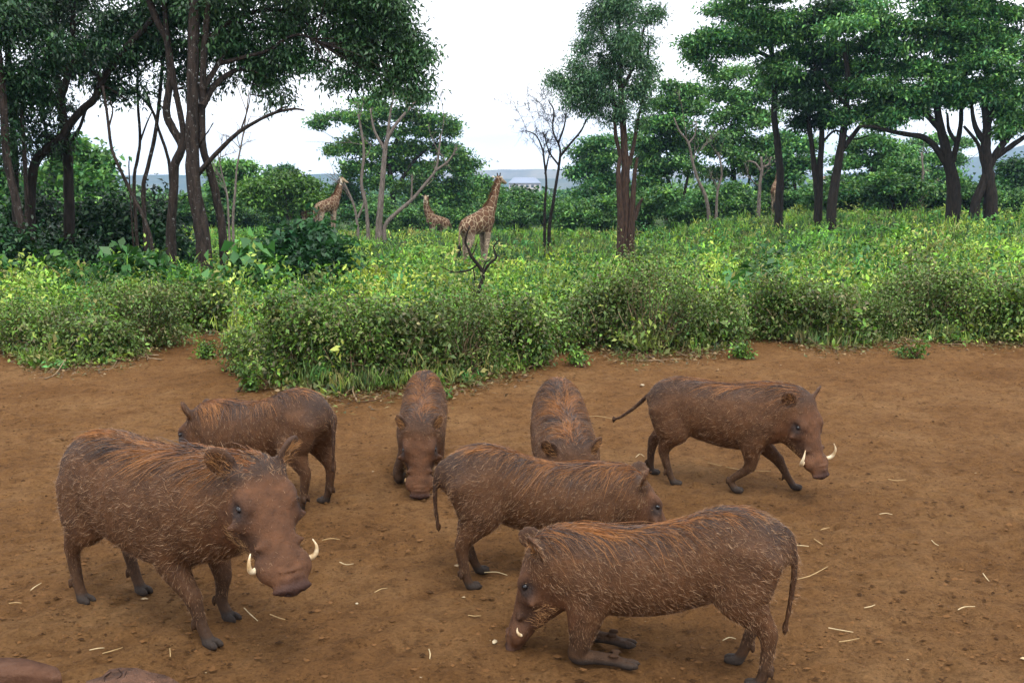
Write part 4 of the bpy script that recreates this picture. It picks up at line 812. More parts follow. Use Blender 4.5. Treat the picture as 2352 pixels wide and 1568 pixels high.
bare_tree('dead_tree', 'bleached dead tree with several forking stems before the layered acacia', 50,
     [([(870, 524), (874, 470), (878, 420), (884, 350), (890, 320), (910, 285), (940, 250), (955, 232)], 9, 2, 'root'), ([(884, 520), (910, 490), (945, 460), (975, 425), (1000, 392), (1008, 350), (1012, 310)], 5.5, 2, 'root'), ([(1000, 392), (1030, 370), (1050, 340)], 3, 1.5), ([(845, 525), (840, 470), (830, 420), (836, 350), (828, 290), (822, 262)], 5, 2, 'root'), ([(822, 530), (815, 480), (800, 440), (790, 420)], 4, 1.5, 'root'), ([(822, 500), (835, 470), (838, 440)], 3, 1.5), ([(884, 345), (860, 300), (850, 250)], 4, 1.5), ([(890, 320), (895, 270), (905, 215)], 4, 1.5), ([(945, 460), (946, 430), (946, 405)], 2.5, 1.5)], M_bark_p, 2, 4, .8)
bare_tree('bare_tree', 'leafless dark tree with fine twigs standing alone against the sky', 46,
     [([(1251, 520), (1252, 460), (1255, 420), (1250, 370), (1245, 340), (1230, 310), (1205, 300)], 3.8, 1.2, 'root'), ([(1262, 520), (1270, 470), (1276, 430), (1284, 380), (1286, 340), (1270, 300), (1272, 255), (1262, 235)], 4.6, 1.3, 'root'), ([(1286, 360), (1310, 330), (1335, 300), (1350, 270), (1375, 250)], 3, 1.1), ([(1284, 380), (1262, 350), (1250, 310)], 2.6, 1.1), ([(1282, 330), (1296, 290), (1300, 260)], 2.6, 1), ([(1252, 400), (1258, 370), (1264, 345)], 2.6, 1.2)], M_bark_d, 3, 7, .9, tw=.55)
bare_tree('dead_tree', 'white dead snag with upswept branches in the dark wood on the right', 58,
     [([(2116, 475), (2118, 430), (2120, 390), (2116, 350)], 5, 1.5, 'root'), ([(2118, 450), (2095, 425), (2070, 415), (2040, 408)], 3.5, 1.5), ([(2120, 455), (2140, 435), (2155, 410)], 3, 1.2), ([(2116, 470), (2100, 450), (2092, 435)], 3, 1.2)], M_bark_p, 2, 3, .7)
bare_tree('dead_tree', 'grey dead trunk twisting upward among the green acacias', 56,
     [([(1628, 495), (1620, 450), (1602, 410), (1590, 370), (1582, 330), (1560, 300), (1548, 270)], 5, 1.5, 'root'), ([(1582, 330), (1596, 310), (1600, 280)], 2.5, 1), ([(1645, 495), (1648, 440), (1658, 400), (1650, 350)], 4, 1.5, 'root')], M_bark_p, 2, 4, .9)
bare_tree('dead_tree', 'pale bare stem beside the dark right-hand wood, topped by a crooked fork', 57,
     [([(1742, 490), (1745, 430), (1750, 390), (1748, 360)], 5, 2.5, 'root'), ([(1749, 385), (1765, 378), (1772, 360)], 3, 1.5), ([(1747, 392), (1735, 375), (1720, 370)], 3, 1.5)], M_bark_p, 2, 3, .8)
bare_tree('dead_sapling', 'thin pale dead sapling among the green shrubs at left', 45, [([(535, 510), (540, 440), (545, 380), (560, 300), (572, 210)], 3.5, 1.2, 'root'), ([(525, 505), (522, 450), (510, 400), (500, 350)], 3, 1, 'root')], M_bark_p, 2, 5, .9)
tree('tall_feathery_tree', 'tall tree with gnarled reddish stump-like trunk and blue-green feathery crown', 'tree', 42,
     [([(1436, 517), (1436, 470), (1434, 420), (1438, 380), (1436, 350)], 15, 8, 'root'), ([(1438, 420), (1434, 340), (1428, 250), (1424, 150), (1420, 40), (1418, -40)], 9, 4), ([(1426, 515, -.2), (1423, 450, -.2), (1420, 395, -.2), (1424, 362, -.1)], 10, 4, 'root'), ([(1450, 510, -.2), (1454, 450, -.2), (1458, 400, -.2), (1464, 362, -.2)], 10, 3, 'root'), ([(1456, 505), (1466, 475), (1476, 455)], 7, 2.5),
      ([(1446, 380), (1458, 320), (1466, 270), (1484, 200), (1490, 90)], 5, 2.5), ([(1428, 370), (1414, 310), (1412, 250), (1400, 180), (1372, 120)], 5, 2.5), ([(1430, 250), (1390, 225), (1350, 215), (1300, 205)], 4.5, 2), ([(1432, 200), (1460, 140), (1480, 60)], 4.5, 2), ([(1426, 150), (1385, 80), (1370, 30)], 4, 2)],
     [(1430, 30, 75, 45), (1370, 50, 42, 32), (1490, 40, 28, 20), (1508, 30, 20, 12), (1340, 105, 32, 26), (1325, 145, 24, 18), (1400, 100, 60, 38), (1460, 95, 44, 34), (1430, 150, 70, 36), (1370, 165, 60, 32), (1480, 150, 30, 34), (1300, 188, 42, 20), (1275, 185, 18, 12), (1330, 215, 48, 22), (1400, 215, 60, 26), (1465, 200, 40, 34), (1490, 190, 18, 28), (1310, 240, 22, 14), (1365, 250, 32, 18), (1430, 255, 30, 20), (1480, 245, 14, 20), (1410, -30, 90, 40), (1465, 285, 12, 12), (1395, 275, 14, 12)],
     4600, 8, .18, .15, BG, M_bark_b, droop=.35, aspect=.3, twig=1.0)

# ---------------- right hand acacias
tree('umbrella_acacia', 'tall slender acacia whose flat crown reaches left over the sky gap', 'tree', 47,
     [([(1790, 470), (1792, 400), (1786, 330), (1778, 260), (1780, 200), (1776, 150), (1768, 110), (1740, 80)], 10, 4, 'root'), ([(1780, 190), (1800, 150), (1830, 110)], 6, 3), ([(1774, 135), (1720, 110), (1670, 100), (1620, 105)], 5, 2), ([(1776, 150), (1772, 90), (1760, 40)], 4, 2)],
     [(1700, 12, 75, 10), (1660, 22, 30, 8), (1720, 35, 80, 12), (1640, 85, 55, 13), (1600, 98, 36, 12), (1575, 100, 14, 8), (1690, 75, 60, 14), (1740, 65, 60, 16), (1610, 122, 40, 10), (1590, 140, 14, 10), (1660, 118, 46, 10), (1720, 110, 40, 12), (1800, 40, 70, 20), (1790, 85, 60, 18), (1830, 120, 60, 18), (1770, 150, 34, 12), (1810, 165, 50, 18), (1630, 155, 18, 12), (1640, 180, 12, 10), (1840, 70, 50, 26), (1740, -20, 110, 22), (1780, 190, 30, 14)],
     3800, 7, .24, .195, AG, M_bark_d, flat=.25, droop=.3, aspect=.42, twig=1.1)
tree('umbrella_acacia', 'acacia with twin dark straight trunks and a dense deep crown', 'tree', 46,
     [([(1878, 465), (1872, 400), (1864, 330), (1856, 260), (1860, 200)], 8, 4, 'root'), ([(1882, 465), (1884, 380), (1888, 300), (1880, 220), (1870, 150)], 9, 4, 'root'), ([(1886, 330), (1920, 300), (1960, 320), (2000, 310)], 3, 1.5)],
     [(1870, 130, 60, 22), (1850, 190, 50, 22), (1900, 180, 50, 24), (1830, 230, 46, 22), (1880, 240, 46, 22), (1840, 280, 36, 18), (1900, 280, 30, 16), (1870, 60, 60, 24), (1900, 20, 70, 20)],
     2300, 7, .24, .195, [(.010, .040, .014), (.018, .06, .018), (.03, .09, .02)], M_bark_d, flat=.2, droop=.3, aspect=.42, twig=1.0)
tree('umbrella_acacia', 'acacia with one thick leaning trunk beside the view of far roofs', 'tree', 45,
     [([(1912, 464), (1920, 410), (1928, 360), (1938, 300), (1944, 240), (1948, 180), (1940, 120)], 12, 5, 'root'), ([(1930, 350), (1960, 310), (1990, 270), (2020, 220), (2030, 180)], 6, 2.5), ([(1944, 240), (1910, 210), (1890, 180)], 5, 2), ([(1946, 200), (1980, 160), (2010, 120)], 5, 2)],
     [(1930, 60, 70, 18), (1980, 45, 70, 14), (2040, 60, 60, 16), (1920, 110, 56, 20), (1990, 95, 70, 18), (2060, 110, 60, 20), (1950, 155, 60, 22), (2020, 150, 60, 20), (2090, 150, 50, 20), (1930, 205, 46, 20), (2000, 205, 60, 22), (2070, 200, 66, 24), (2110, 230, 40, 18), (2040, 245, 60, 20), (1980, 255, 46, 16), (2090, 255, 40, 14), (2000, 10, 90, 14), (1940, 270, 30, 14)],
     4000, 7, .24, .20, AG, M_bark_d, flat=.25, droop=.3, aspect=.42, twig=1.1)
tree('umbrella_acacia', 'broad acacia with arching limbs forking low from a stout trunk', 'tree', 44,
     [([(2190, 462), (2188, 410), (2178, 370), (2170, 330), (2160, 290), (2150, 240), (2130, 200)], 17, 6, 'root'), ([(2178, 385), (2150, 340), (2120, 315), (2080, 308), (2040, 300), (2000, 290), (1970, 292)], 8, 3), ([(2168, 310), (2140, 275), (2110, 250), (2070, 240)], 8, 3), ([(2182, 390), (2196, 340), (2206, 290), (2210, 230), (2220, 160)], 7, 3), ([(2200, 330), (2180, 300), (2176, 260)], 5, 2.5), ([(2200, 460), (2196, 430), (2190, 410)], 8, 7, 'root')],
     [(2150, 18, 80, 12), (2210, 40, 60, 12), (2120, 62, 60, 14), (2190, 80, 70, 14), (2150, 110, 60, 14), (2230, 115, 50, 12), (2130, 160, 54, 16), (2200, 155, 60, 16), (2160, 195, 60, 18), (2110, 220, 50, 18), (2220, 200, 46, 16), (2060, 265, 36, 12), (2030, 285, 40, 10), (2130, -20, 90, 16), (2190, 235, 34, 12)],
     3500, 7, .23, .195, AG, M_bark_d, flat=.25, droop=.25, aspect=.42, twig=1.2)
tree('umbrella_acacia', 'wide acacia at the wood edge with limbs sweeping up to the right', 'tree', 43,
     [([(2275, 470), (2272, 420), (2268, 380), (2264, 330), (2268, 290), (2262, 230), (2270, 150)], 17, 6, 'root'), ([(2240, 470), (2256, 430), (2268, 395), (2290, 350), (2320, 310), (2352, 265), (2400, 210)], 12, 5, 'root'), ([(2280, 365), (2310, 345), (2352, 315), (2400, 280)], 8, 4), ([(2264, 330), (2240, 290), (2230, 230)], 8, 3), ([(2268, 400), (2256, 370), (2246, 330), (2214, 290)], 6, 3), ([(2268, 290), (2290, 230), (2310, 160)], 7, 3)],
     [(2270, 22, 70, 12), (2330, 30, 50, 14), (2250, 62, 60, 12), (2320, 75, 54, 14), (2280, 100, 60, 12), (2340, 120, 46, 14), (2260, 140, 54, 14), (2320, 165, 50, 16), (2280, 190, 54, 16), (2250, 225, 50, 16), (2330, 215, 46, 18), (2300, 255, 50, 16), (2345, 275, 40, 20), (2310, 300, 30, 14), (2280, -20, 110, 16), (2420, 60, 60, 40), (2420, 160, 60, 40), (2430, 250, 50, 30)],
     4000, 7, .23, .195, AG, M_bark_d, flat=.25, droop=.25, aspect=.42, twig=1.2)

# ---------------- middle-distance trees, each its own crown
G_MID = 'acacias of the middle distance'
mids = [
 ('spreading acacia filling the gap right of the feathery tree', 66, [([(1560, 495), (1540, 430), (1520, 370), (1500, 320)], 7, 2, 'root'), ([(1565, 495), (1575, 430), (1590, 360)], 6, 2, 'root'), ([(1530, 500), (1510, 450), (1490, 400)], 5, 2, 'root')], [(1530, 200, 26, 10), (1575, 210, 40, 14), (1530, 235, 46, 18), (1590, 245, 60, 20), (1500, 285, 40, 20), (1560, 285, 70, 24), (1470, 325, 44, 20), (1530, 330, 70, 24), (1600, 320, 60, 26), (1480, 370, 50, 22), (1550, 375, 70, 26), (1480, 420, 40, 22)], AG + LG[:2], 2600),
 ('yellowish acacia rising just behind the flat reaching crown', 70, [([(1690, 490), (1685, 400), (1680, 330), (1690, 260)], 8, 3, 'root'), ([(1700, 490), (1720, 420), (1730, 340)], 6, 2, 'root')], [(1660, 175, 30, 10), (1700, 165, 34, 12), (1740, 190, 36, 14), (1660, 215, 50, 18), (1720, 225, 56, 20), (1670, 265, 60, 22), (1740, 275, 50, 22), (1690, 315, 60, 22), (1640, 340, 46, 20), (1750, 330, 40, 22), (1700, 365, 56, 22), (1650, 395, 40, 18), (1740, 390, 40, 18)], AG[1:] + LG[:2], 2400),
 ('low broad acacia between the bare tree and the gnarled trunk', 72, [([(1400, 505), (1390, 450), (1370, 410)], 6, 2, 'root'), ([(1405, 505), (1420, 440)], 5, 2, 'root')], [(1380, 325, 44, 12), (1350, 345, 44, 12), (1395, 360, 50, 16), (1350, 380, 46, 18), (1320, 400, 26, 14), (1400, 405, 50, 20), (1360, 430, 50, 20), (1330, 460, 40, 20), (1400, 460, 46, 22)], AG, 1800),
 ('acacia half hidden by the leaning thick trunk, low crown', 66, [([(1990, 470), (2000, 410), (2010, 350)], 6, 2, 'root')], [(1970, 330, 40, 12), (2020, 325, 50, 14), (2060, 350, 46, 14), (1960, 370, 44, 16), (2020, 375, 60, 18), (2080, 390, 44, 16), (1980, 415, 50, 18), (2050, 425, 60, 20), (2000, 450, 60, 16)], AG[1:] + LG[:1], 1900),
 ('small flat acacia seen beneath the arching limbs', 80, [([(2150, 470), (2150, 420), (2146, 380)], 4, 2, 'root')], [(2100, 330, 34, 8), (2150, 322, 40, 8), (2210, 330, 36, 8), (2130, 360, 40, 12), (2190, 365, 40, 12), (2160, 400, 50, 16), (2110, 430, 46, 18), (2200, 430, 46, 18)], AG[1:], 1200),
 ('dense bushy tree at the far right below the blue mountain', 62, [([(2330, 480), (2328, 440)], 6, 3, 'root')], [(2330, 385, 40, 16), (2370, 395, 40, 20), (2310, 420, 44, 20), (2360, 435, 50, 22), (2320, 455, 50, 20), (2290, 440, 24, 18)], MG + LG[:1], 1300),
 ('round-crowned acacia behind the twin dark trunks', 68, [([(1830, 485), (1826, 430), (1815, 380)], 6, 2, 'root'), ([(1850, 485), (1845, 440)], 5, 3, 'root')], [(1800, 320, 40, 16), (1840, 330, 40, 16), (1790, 360, 40, 16), (1840, 370, 40, 16), (1800, 400, 44, 16), (1770, 425, 30, 14)], AG, 1200),
 ('sunken green thornbush tree behind the striding giraffe', 78, [([(1110, 510), (1112, 470)], 4, 2, 'root')], [(1100, 420, 40, 14), (1130, 440, 40, 16), (1090, 455, 40, 16), (1140, 470, 40, 18), (1110, 480, 40, 16)], AG[1:] + LG[:1], 900),
 ('mid-green tree right of the striding giraffe', 82, [([(1205, 510), (1206, 480)], 4, 2, 'root')], [(1200, 445, 30, 14), (1225, 465, 30, 16), (1185, 470, 34, 16), (1215, 490, 44, 16)], MG + LG[:1], 900),
 ('bright yellow-green round tree left of the pale giraffe', 60, [([(660, 520), (660, 470), (650, 440)], 5, 2, 'root'), ([(690, 515), (700, 470)], 3, 2, 'root')], [(650, 415, 40, 16), (600, 430, 40, 18), (690, 425, 36, 16), (640, 450, 50, 20), (710, 455, 34, 18), (590, 460, 36, 18), (660, 480, 56, 18)], LG, 1900),
 ('dark small tree on top of the light round tree', 90, [([(640, 500), (642, 420)], 3, 2, 'root')], [(648, 392, 20, 9), (632, 402, 18, 9), (665, 402, 18, 9)], MG, 500),
 ('green acacia at the left behind the dead sapling', 64, [([(540, 520), (540, 450), (538, 400)], 4, 2, 'root')], [(530, 385, 34, 8), (560, 380, 28, 7), (500, 395, 24, 8), (545, 410, 44, 12), (510, 430, 36, 14), (560, 440, 36, 16), (530, 465, 46, 18)], AG[1:] + LG[:2], 1300),
 ('leafy green tree glimpsed between the dark trunks', 40, [([(190, 540), (190, 450), (185, 400)], 8, 3, 'root')], [(160, 340, 40, 16), (190, 365, 50, 18), (215, 390, 40, 16), (150, 390, 50, 20), (200, 420, 50, 20), (230, 450, 34, 16), (150, 440, 60, 24), (200, 470, 60, 24), (120, 420, 50, 30)], AG + LG[:2], 1700),
 ('green tree in the gap beside the leaning trunk', 42, [([(20, 540), (20, 470)], 8, 3, 'root')], [(10, 430, 40, 24), (30, 470, 50, 26), (-10, 480, 50, 26)], AG, 700),
 ('pale green tree under the horizontal dead branch', 75, [([(800, 515), (800, 470)], 4, 2, 'root')], [(790, 440, 34, 16), (760, 460, 30, 16), (820, 465, 34, 16), (790, 485, 44, 16)], MG + LG[:1], 800),
 ('open green thornbush below the acacia canopy', 86, [([(1050, 500), (1052, 470)], 3, 2, 'root')], [(1040, 460, 30, 12), (1065, 475, 30, 12), (1020, 480, 30, 12)], LG, 500),
]
for i, (lab, d, limbs, cl, cols, ns) in enumerate(mids):
    tree('acacia' if 'acacia' in lab else 'bushy_tree', lab, 'tree', d, limbs, cl, int(ns * 1.3), 6, .31, .265, cols, M_bark_d if i % 3 else M_bark_l, flat=.2, droop=.2, aspect=.5, twig=1.0, group=G_MID)
# thornbush copies along the drop of the slope: alike shrubs one behind the other
proto = None
G_SL = 'shrubs along the far edge of the field'
for i, (vx, d) in enumerate([(470, 62), (560, 66), (620, 70), (730, 72), (850, 64), (950, 68), (1060, 72), (1130, 66), (1190, 74), (1260, 64), (1330, 60), (1390, 58), (1480, 57), (1560, 60), (1640, 60), (1720, 62), (1800, 64), (1900, 60), (1960, 58), (2060, 57), (2140, 60), (2230, 58), (2320, 56), (400, 64), (320, 60), (250, 56)]):
    p = P(vx, 500, d); gz = float(ground_h(p[0], d)); sc = rng.uniform(.8, 1.35)
    if proto is None:
        proto = empty('edge_shrub', (p[0], d, gz)); T = Tubes(); cl = []
        for j in range(9):
            a = rng.random() * 6.3; r = rng.uniform(.2, 1.2); e = np.array([r * np.cos(a), r * np.sin(a), rng.uniform(.5, 1.7)]); cl.append((*e, .65, .65, .45)); T.add([(0, 0, -.1), e * (.5, .5, .6), e], [.05, .03, .01], 5, 3)
        V, F, fc = crown_leaves(cl, 900, 7, .16, .17, AG + MG + LG, .2, .1, .5); mobj('foliage', V, F, M_leaf, proto, fcol=fc); T.build('stems', M_bark_d, proto)
        o = proto
    else:
        o = proto.copy(); C.objects.link(o)
        for ch in list(proto.children): c = ch.copy(); C.objects.link(c); c.parent = o
    o.location = (p[0], d, gz); o.rotation_euler = (0, 0, rng.random() * 6.3); o.scale = (sc * 1.15, sc * 1.15, sc); tag(o, 'rounded green shrub in the row along the far edge of the field', 'shrub', G_SL)

# far wood in the valley: one mass
def far_wood():
    Vs, Fs, cs, nn = [], [], [], 0
    for (d0, d1, k, sz, lf, h) in ((80, 130, 150, 3.2, .62, 4.6), (130, 260, 180, 3.6, .9, 5), (260, 700, 350, 6, 2, 6), (700, 2300, 420, 18, 7, 9)):
        d = d0 * (d1 / d0) ** rng.random(k); vx = rng.uniform(-150, 2500, k); x = (vx - 1176) / FV * d * 1.02; z = ground_h(x, d)
        cl = np.stack([x, d, z + h * rng.uniform(.35, .62, k), sz * rng.uniform(.5, 1.1, k), sz * rng.uniform(.5, 1.1, k), h * rng.uniform(.35, .5, k)], -1)
        V, F, fc = crown_leaves(cl, k * 10, 5, sz * .16, lf, MG + AG + LG, .1, .2, .6); Vs.append(V); Fs.append(F + nn); cs.append(fc); nn += len(V)
    return tag(mobj('far_wood', np.vstack(Vs), np.vstack(Fs), M_leaf, fcol=np.vstack(cs)), 'distant wooded slope and valley beyond the field', 'wood', kind='stuff')
far_wood()

# ---------------- undergrowth field
edge_v = np.array([(-200, 800), (0, 800), (60, 845), (130, 850), (250, 840), (330, 820), (400, 775), (440, 762), (520, 765), (545, 860), (620, 885), (700, 905), (780, 915), (900, 900), (1000, 892), (1080, 890), (1200, 858), (1275, 815), (1300, 775), (1330, 775), (1345, 800), (1450, 830), (1560, 822), (1640, 815), (1700, 785), (1730, 755), (1770, 775), (1850, 800), (1950, 806), (2050, 790), (2150, 788), (2352, 795), (2600, 800)])
edge = np.array([G(a, b_)[:2] for a, b_ in edge_v]); edge_u = edge[:, 0] / edge[:, 1]
def edge_y(x, y): return np.interp(x / y, edge_u, edge[:, 1])
def field_h(x, y):                                  # height of the growth above the ground
    e = y - edge_y(x, y); h = .58 + .14 * sstep(4.5, .8, e) + .22 * hnoise(x, y, .8, 11) + .20 * hnoise(x, y, 1.9, 12) + .12 * hnoise(x, y, 4.3, 14)
    return np.clip(h, .16, 1.2) * (.25 * sstep(-.2, .3, e) + .75 * sstep(.0, 2.0, e)) * (1 - .18 * sstep(25, 50, y)) * (.85 + .35 * sstep(.15, .5, x / y) * sstep(14, 30, y))
Vs, Fs, cs, nn = [], [], [], 0
FC = [(.080, .22, .026), (.14, .31, .034), (.21, .38, .048), (.30, .40, .065), (.040, .14, .026), (.022, .090, .026), (.28, .28, .090), (.06, .22, .06), (.10, .26, .03)]
for (d0, d1, npl, R0, ks, per, leaf, asp) in ((8.2, 13, 520, .26, 13000, 8, .050, .50), (13, 20, 760, .34, 13500, 8, .070, .46), (20, 32, 900, .50, 13500, 7, .100, .44), (32, 58, 1000, .80, 12500, 5, .155, .42)):
    pd = np.sqrt(rng.uniform(d0 ** 2, d1 ** 2, npl)); pu = rng.uniform(-.56, .56, npl); px0 = pu * pd; R = R0 * rng.uniform(.5, 1.5, npl)      # the single plants
    PH = field_h(px0, pd) * rng.uniform(.55, 1.45, npl); pcol = palette(npl, FC, .30) * (1 + .25 * hnoise(px0, pd, .6, 21))[:, None].clip(.5, 1.6); pleaf = rng.uniform(.65, 1.7, npl); pgr = rng.random(npl) < np.clip(.3 + .5 * hnoise(px0, pd, .9, 20), .05, .8)
    si0 = rng.choice(npl, ks, p=R ** 2 / (R ** 2).sum()); rr = np.abs(rng.normal(size=ks)) * .6; an = rng.random(ks) * 6.283
    x = px0[si0] + R[si0] * rr * np.cos(an); d = pd[si0] + R[si0] * rr * np.sin(an); un = rng.random(ks) < .30; d[un] = np.sqrt(rng.uniform(d0 ** 2, d1 ** 2, un.sum())); x[un] = rng.uniform(-.56, .56, un.sum()) * d[un]; rr[un] = .4
    ok = (d - edge_y(x, d) > .0); x, d, si0, rr = x[ok], d[ok], si0[ok], rr[ok]; ks = len(x)
    top = PH[si0] * (1 - .55 * np.clip(rr, 0, 1.3) ** 2) * (.6 + .6 * rng.random(ks) ** 1.4) + .05; grassy = pgr[si0]
    col = pcol[si0] * (1 + .18 * rng.normal(size=(ks, 1))).clip(.5, 1.6); yl = np.clip(.2 + .6 * hnoise(x, d, .45, 25), 0, 1)[:, None]; col = col * (1 - yl) + col * np.array([1.3, 1.06, .9]) * yl
    dust = (sstep(2.0, .2, d - edge_y(x, d)) * .6)[:, None] * rng.random((ks, 1)); col = col * (1 - dust) + np.array([.20, .155, .075]) * dust * rng.uniform(.6, 1.2, (ks, 1))
    k = ks * per; si = np.repeat(np.arange(ks), per); t = 1 - .72 * rng.random(k) ** 1.3; g = grassy[si]; sr = leaf * rng.uniform(.5, 1.7, ks)[si]
    lean = rng.normal(size=(ks, 2)) * .22; px = x[si] + lean[si, 0] * top[si] * t + rng.normal(size=k) * sr * np.where(g, .5, 1.0); py = d[si] + lean[si, 1] * top[si] * t + rng.normal(size=k) * sr * np.where(g, .5, 1.0)
    z = ground_h(px, py) + top[si] * t * np.where(g, .6, 1)
    ax = rng.normal(size=(k, 3)); ax[:, 2] += .1; ax[g] = ax[g] * .5 + np.array([0, 0, 1.6]); L = leaf * pleaf[si0][si] * rng.uniform(.65, 1.35, k); L = np.where(g, leaf * 2.6 * rng.uniform(.6, 1.4, k), L); W = np.where(g, L * .075, L * asp)
    nr = rng.normal(size=(k, 3)) * .55 + np.array([0, -.2, 1.]); V, F, fc = leaf_quads(np.stack([px, py, z], -1), ax, nr, L, W, col[si] * rng.uniform(.55, 1.4, (k, 1)) * np.where(g, 1.1, 1)[:, None])
    V[:, 2] = np.maximum(V[:, 2], ground_h(V[:, 0], V[:, 1]) + .005)
    Vs.append(V); Fs.append(F + nn); cs.append(fc); nn += len(V)
tag(mobj('undergrowth', np.vstack(Vs), np.vstack(Fs), M_grass, fcol=np.vstack(cs)), 'dense green weeds and grass covering the field', 'undergrowth', kind='stuff')

# shrubs along the front edge of the field
SC = [(.075, .17, .026), (.12, .24, .036), (.19, .31, .050), (.036, .095, .022), (.17, .17, .07), (.09, .085, .04)]
DC = [(.085, .15, .034), (.13, .16, .054), (.18, .16, .08), (.055, .095, .026), (.10, .20, .04), (.14, .25, .05)]
shr = [(55, 822, 95, 715, 'dusty shrub at the left end of the bare ground', 0), (175, 832, 110, 700, 'low dusty shrub with straggling pale stems at the left clearing', 1), (310, 808, 100, 690, 'dusty shrub leaning over the left inlet of bare soil', 1), (430, 768, 90, 650, 'shrub behind the left inlet of bare soil', 0), (580, 858, 80, 720, 'shrub at the corner of the inlet behind the kneeling hog with tail up', 0),
       (690, 892, 100, 700, 'twiggy shrub directly above the kneeling hog with hidden forelegs', 0), (800, 900, 110, 720, 'bright leafy shrub beside the grey hog facing forward', 0), (920, 885, 110, 690, 'shrub right behind the grey hog facing forward', 1), (1040, 878, 110, 700, 'broad shrub at the foot of the crooked snag', 1), (1160, 855, 110, 690, 'rounded shrub ending at the middle path of bare soil', 0), (1250, 815, 70, 690, 'small shrub beside the middle path of bare soil', 0),
       (1390, 805, 80, 660, 'shrub right across the middle path of bare soil', 1), (1500, 815, 110, 600, 'tall dusty brown shrub with broken stems above the walking hog', 1), (1620, 800, 90, 660, 'dusty shrub left of the narrow soil inlet', 1), (1800, 785, 80, 660, 'shrub right of the narrow soil inlet', 0), (1910, 795, 110, 650, 'dusty shrub with big brown leaves', 1), (2030, 785, 100, 640, 'leafy shrub in front of the red stump', 1), (2150, 780, 110, 620, 'tall dusty shrub with drooping brown leaves', 1), (2270, 785, 110, 650, 'dusty shrub at the right end of the bare ground', 0), (2380, 790, 90, 640, 'shrub cut off at the border beyond the right clearing', 0)]
for vx, vy, rx, tv, lab in [(560, 896, 26, 862, 'tiny weed tuft on the soil above the high-rumped kneeling hog'), (1005, 918, 22, 890, 'tiny weed tuft right of the grey hog facing forward'), (1325, 838, 26, 800, 'tiny weed tuft at the mouth of the middle path'), (1712, 822, 24, 786, 'tiny weed tuft at the mouth of the narrow inlet'), (2112, 822, 30, 796, 'tiny weed tuft on open soil in front of the drooping brown shrub'), (455, 822, 22, 795, 'tiny weed tuft inside the left inlet')]:
    bush('weed_tuft', lab, vx, G(vx, vy)[1], rx, rx * .8, tv, 60, [(.09, .20, .03), (.16, .28, .045), (.05, .10, .025)], leaf=.045, per=6, lmat=M_grass, sprig_r=.04, stems=4, cat='weed', lumps=4)
for i, (vx, vy, rx, tv, lab, dusty) in enumerate(shr):
    g = G(vx, vy); d = g[1] + rx * g[1] / FV * .72
    bush('edge_bush', lab, vx, d, rx, rx * .8, tv + [0, 38, -14, 22, 52, 10][i % 6], 950, DC if dusty else SC, leaf=[.036, .050, .042, .058][i % 4], per=8, lmat=M_grass, aspect=.52, droop=.3, sprig_r=.085, stems=11, cat='shrub', lumps=15, smat=M_stemd, shoots=20, twigs=60)

# ------------------------------------------------------------------ small things
rng = np.random.default_rng(51)
# crooked snag in the field
T = Tubes(); d = 10.9
for pts, r0, r1 in (([(1090, 735), (1096, 690), (1103, 660), (1109, 640), (1107, 622), (1096, 606), (1082, 588), (1076, 572), (1069, 556), (1073, 535), (1079, 518)], 6.5, 1.6), ([(1107, 632), (1118, 614), (1128, 602), (1140, 592), (1136, 578), (1134, 566), (1142, 556), (1149, 549)], 3.6, 1.0), ([(1107, 628), (1114, 606), (1128, 594)], 2.2, 1), ([(1098, 608), (1078, 620), (1062, 624), (1040, 625), (1024, 618), (1008, 611)], 2.4, .8), ([(1088, 760), (1087, 700), (1090, 640), (1086, 615)], 2.6, 1.4), ([(1082, 590), (1092, 570), (1098, 548)], 1.6, .7)):
    limb(T, pts, d, r0, r1, sides=7)
sn = T.build('snag', M_bark_d); tag(sn, 'crooked dead snag standing out of the weeds below the striding giraffe', 'snag')
m_ = np.array([v.co for v in sn.data.vertices]); lowp = m_[np.argmin(m_[:, 2])]; gz = float(ground_h(lowp[0], lowp[1]))
T2 = Tubes(); 
# root piece brings it down to the soil
b0 = P(1090, 735, d); T2.add([(b0[0], b0[1], float(ground_h(b0[0], b0[1])) - .05), (b0[0] + .01, b0[1], (b0[2] + gz) / 2), b0], [.036, .032, .030], 8, 4); T2.build('snag_base', M_bark_d, sn)

# red-brown broken stump among the weeds at right
st = G(2090, 640, .55); gz = float(ground_h(st[0], st[1])); T = Tubes(); r0 = empty('tree_stump', (st[0], st[1], gz)); tag(r0, 'broken red-brown stump just showing above the dusty shrubs', 'stump')
T.add([(-.10, 0, -.05), (-.10, .02, .25), (-.12, 0, .56)], [.09, .075, .06], 9, 4, .12); T.add([(-.08, 0, .30), (.06, -.02, .46), (.20, 0, .50)], [.06, .05, .03], 8, 4, .12); T.build('stump_wood', plain_mat('red_dead_wood', (.16, .06, .035), .85, .2, .5, 18, .02), r0)

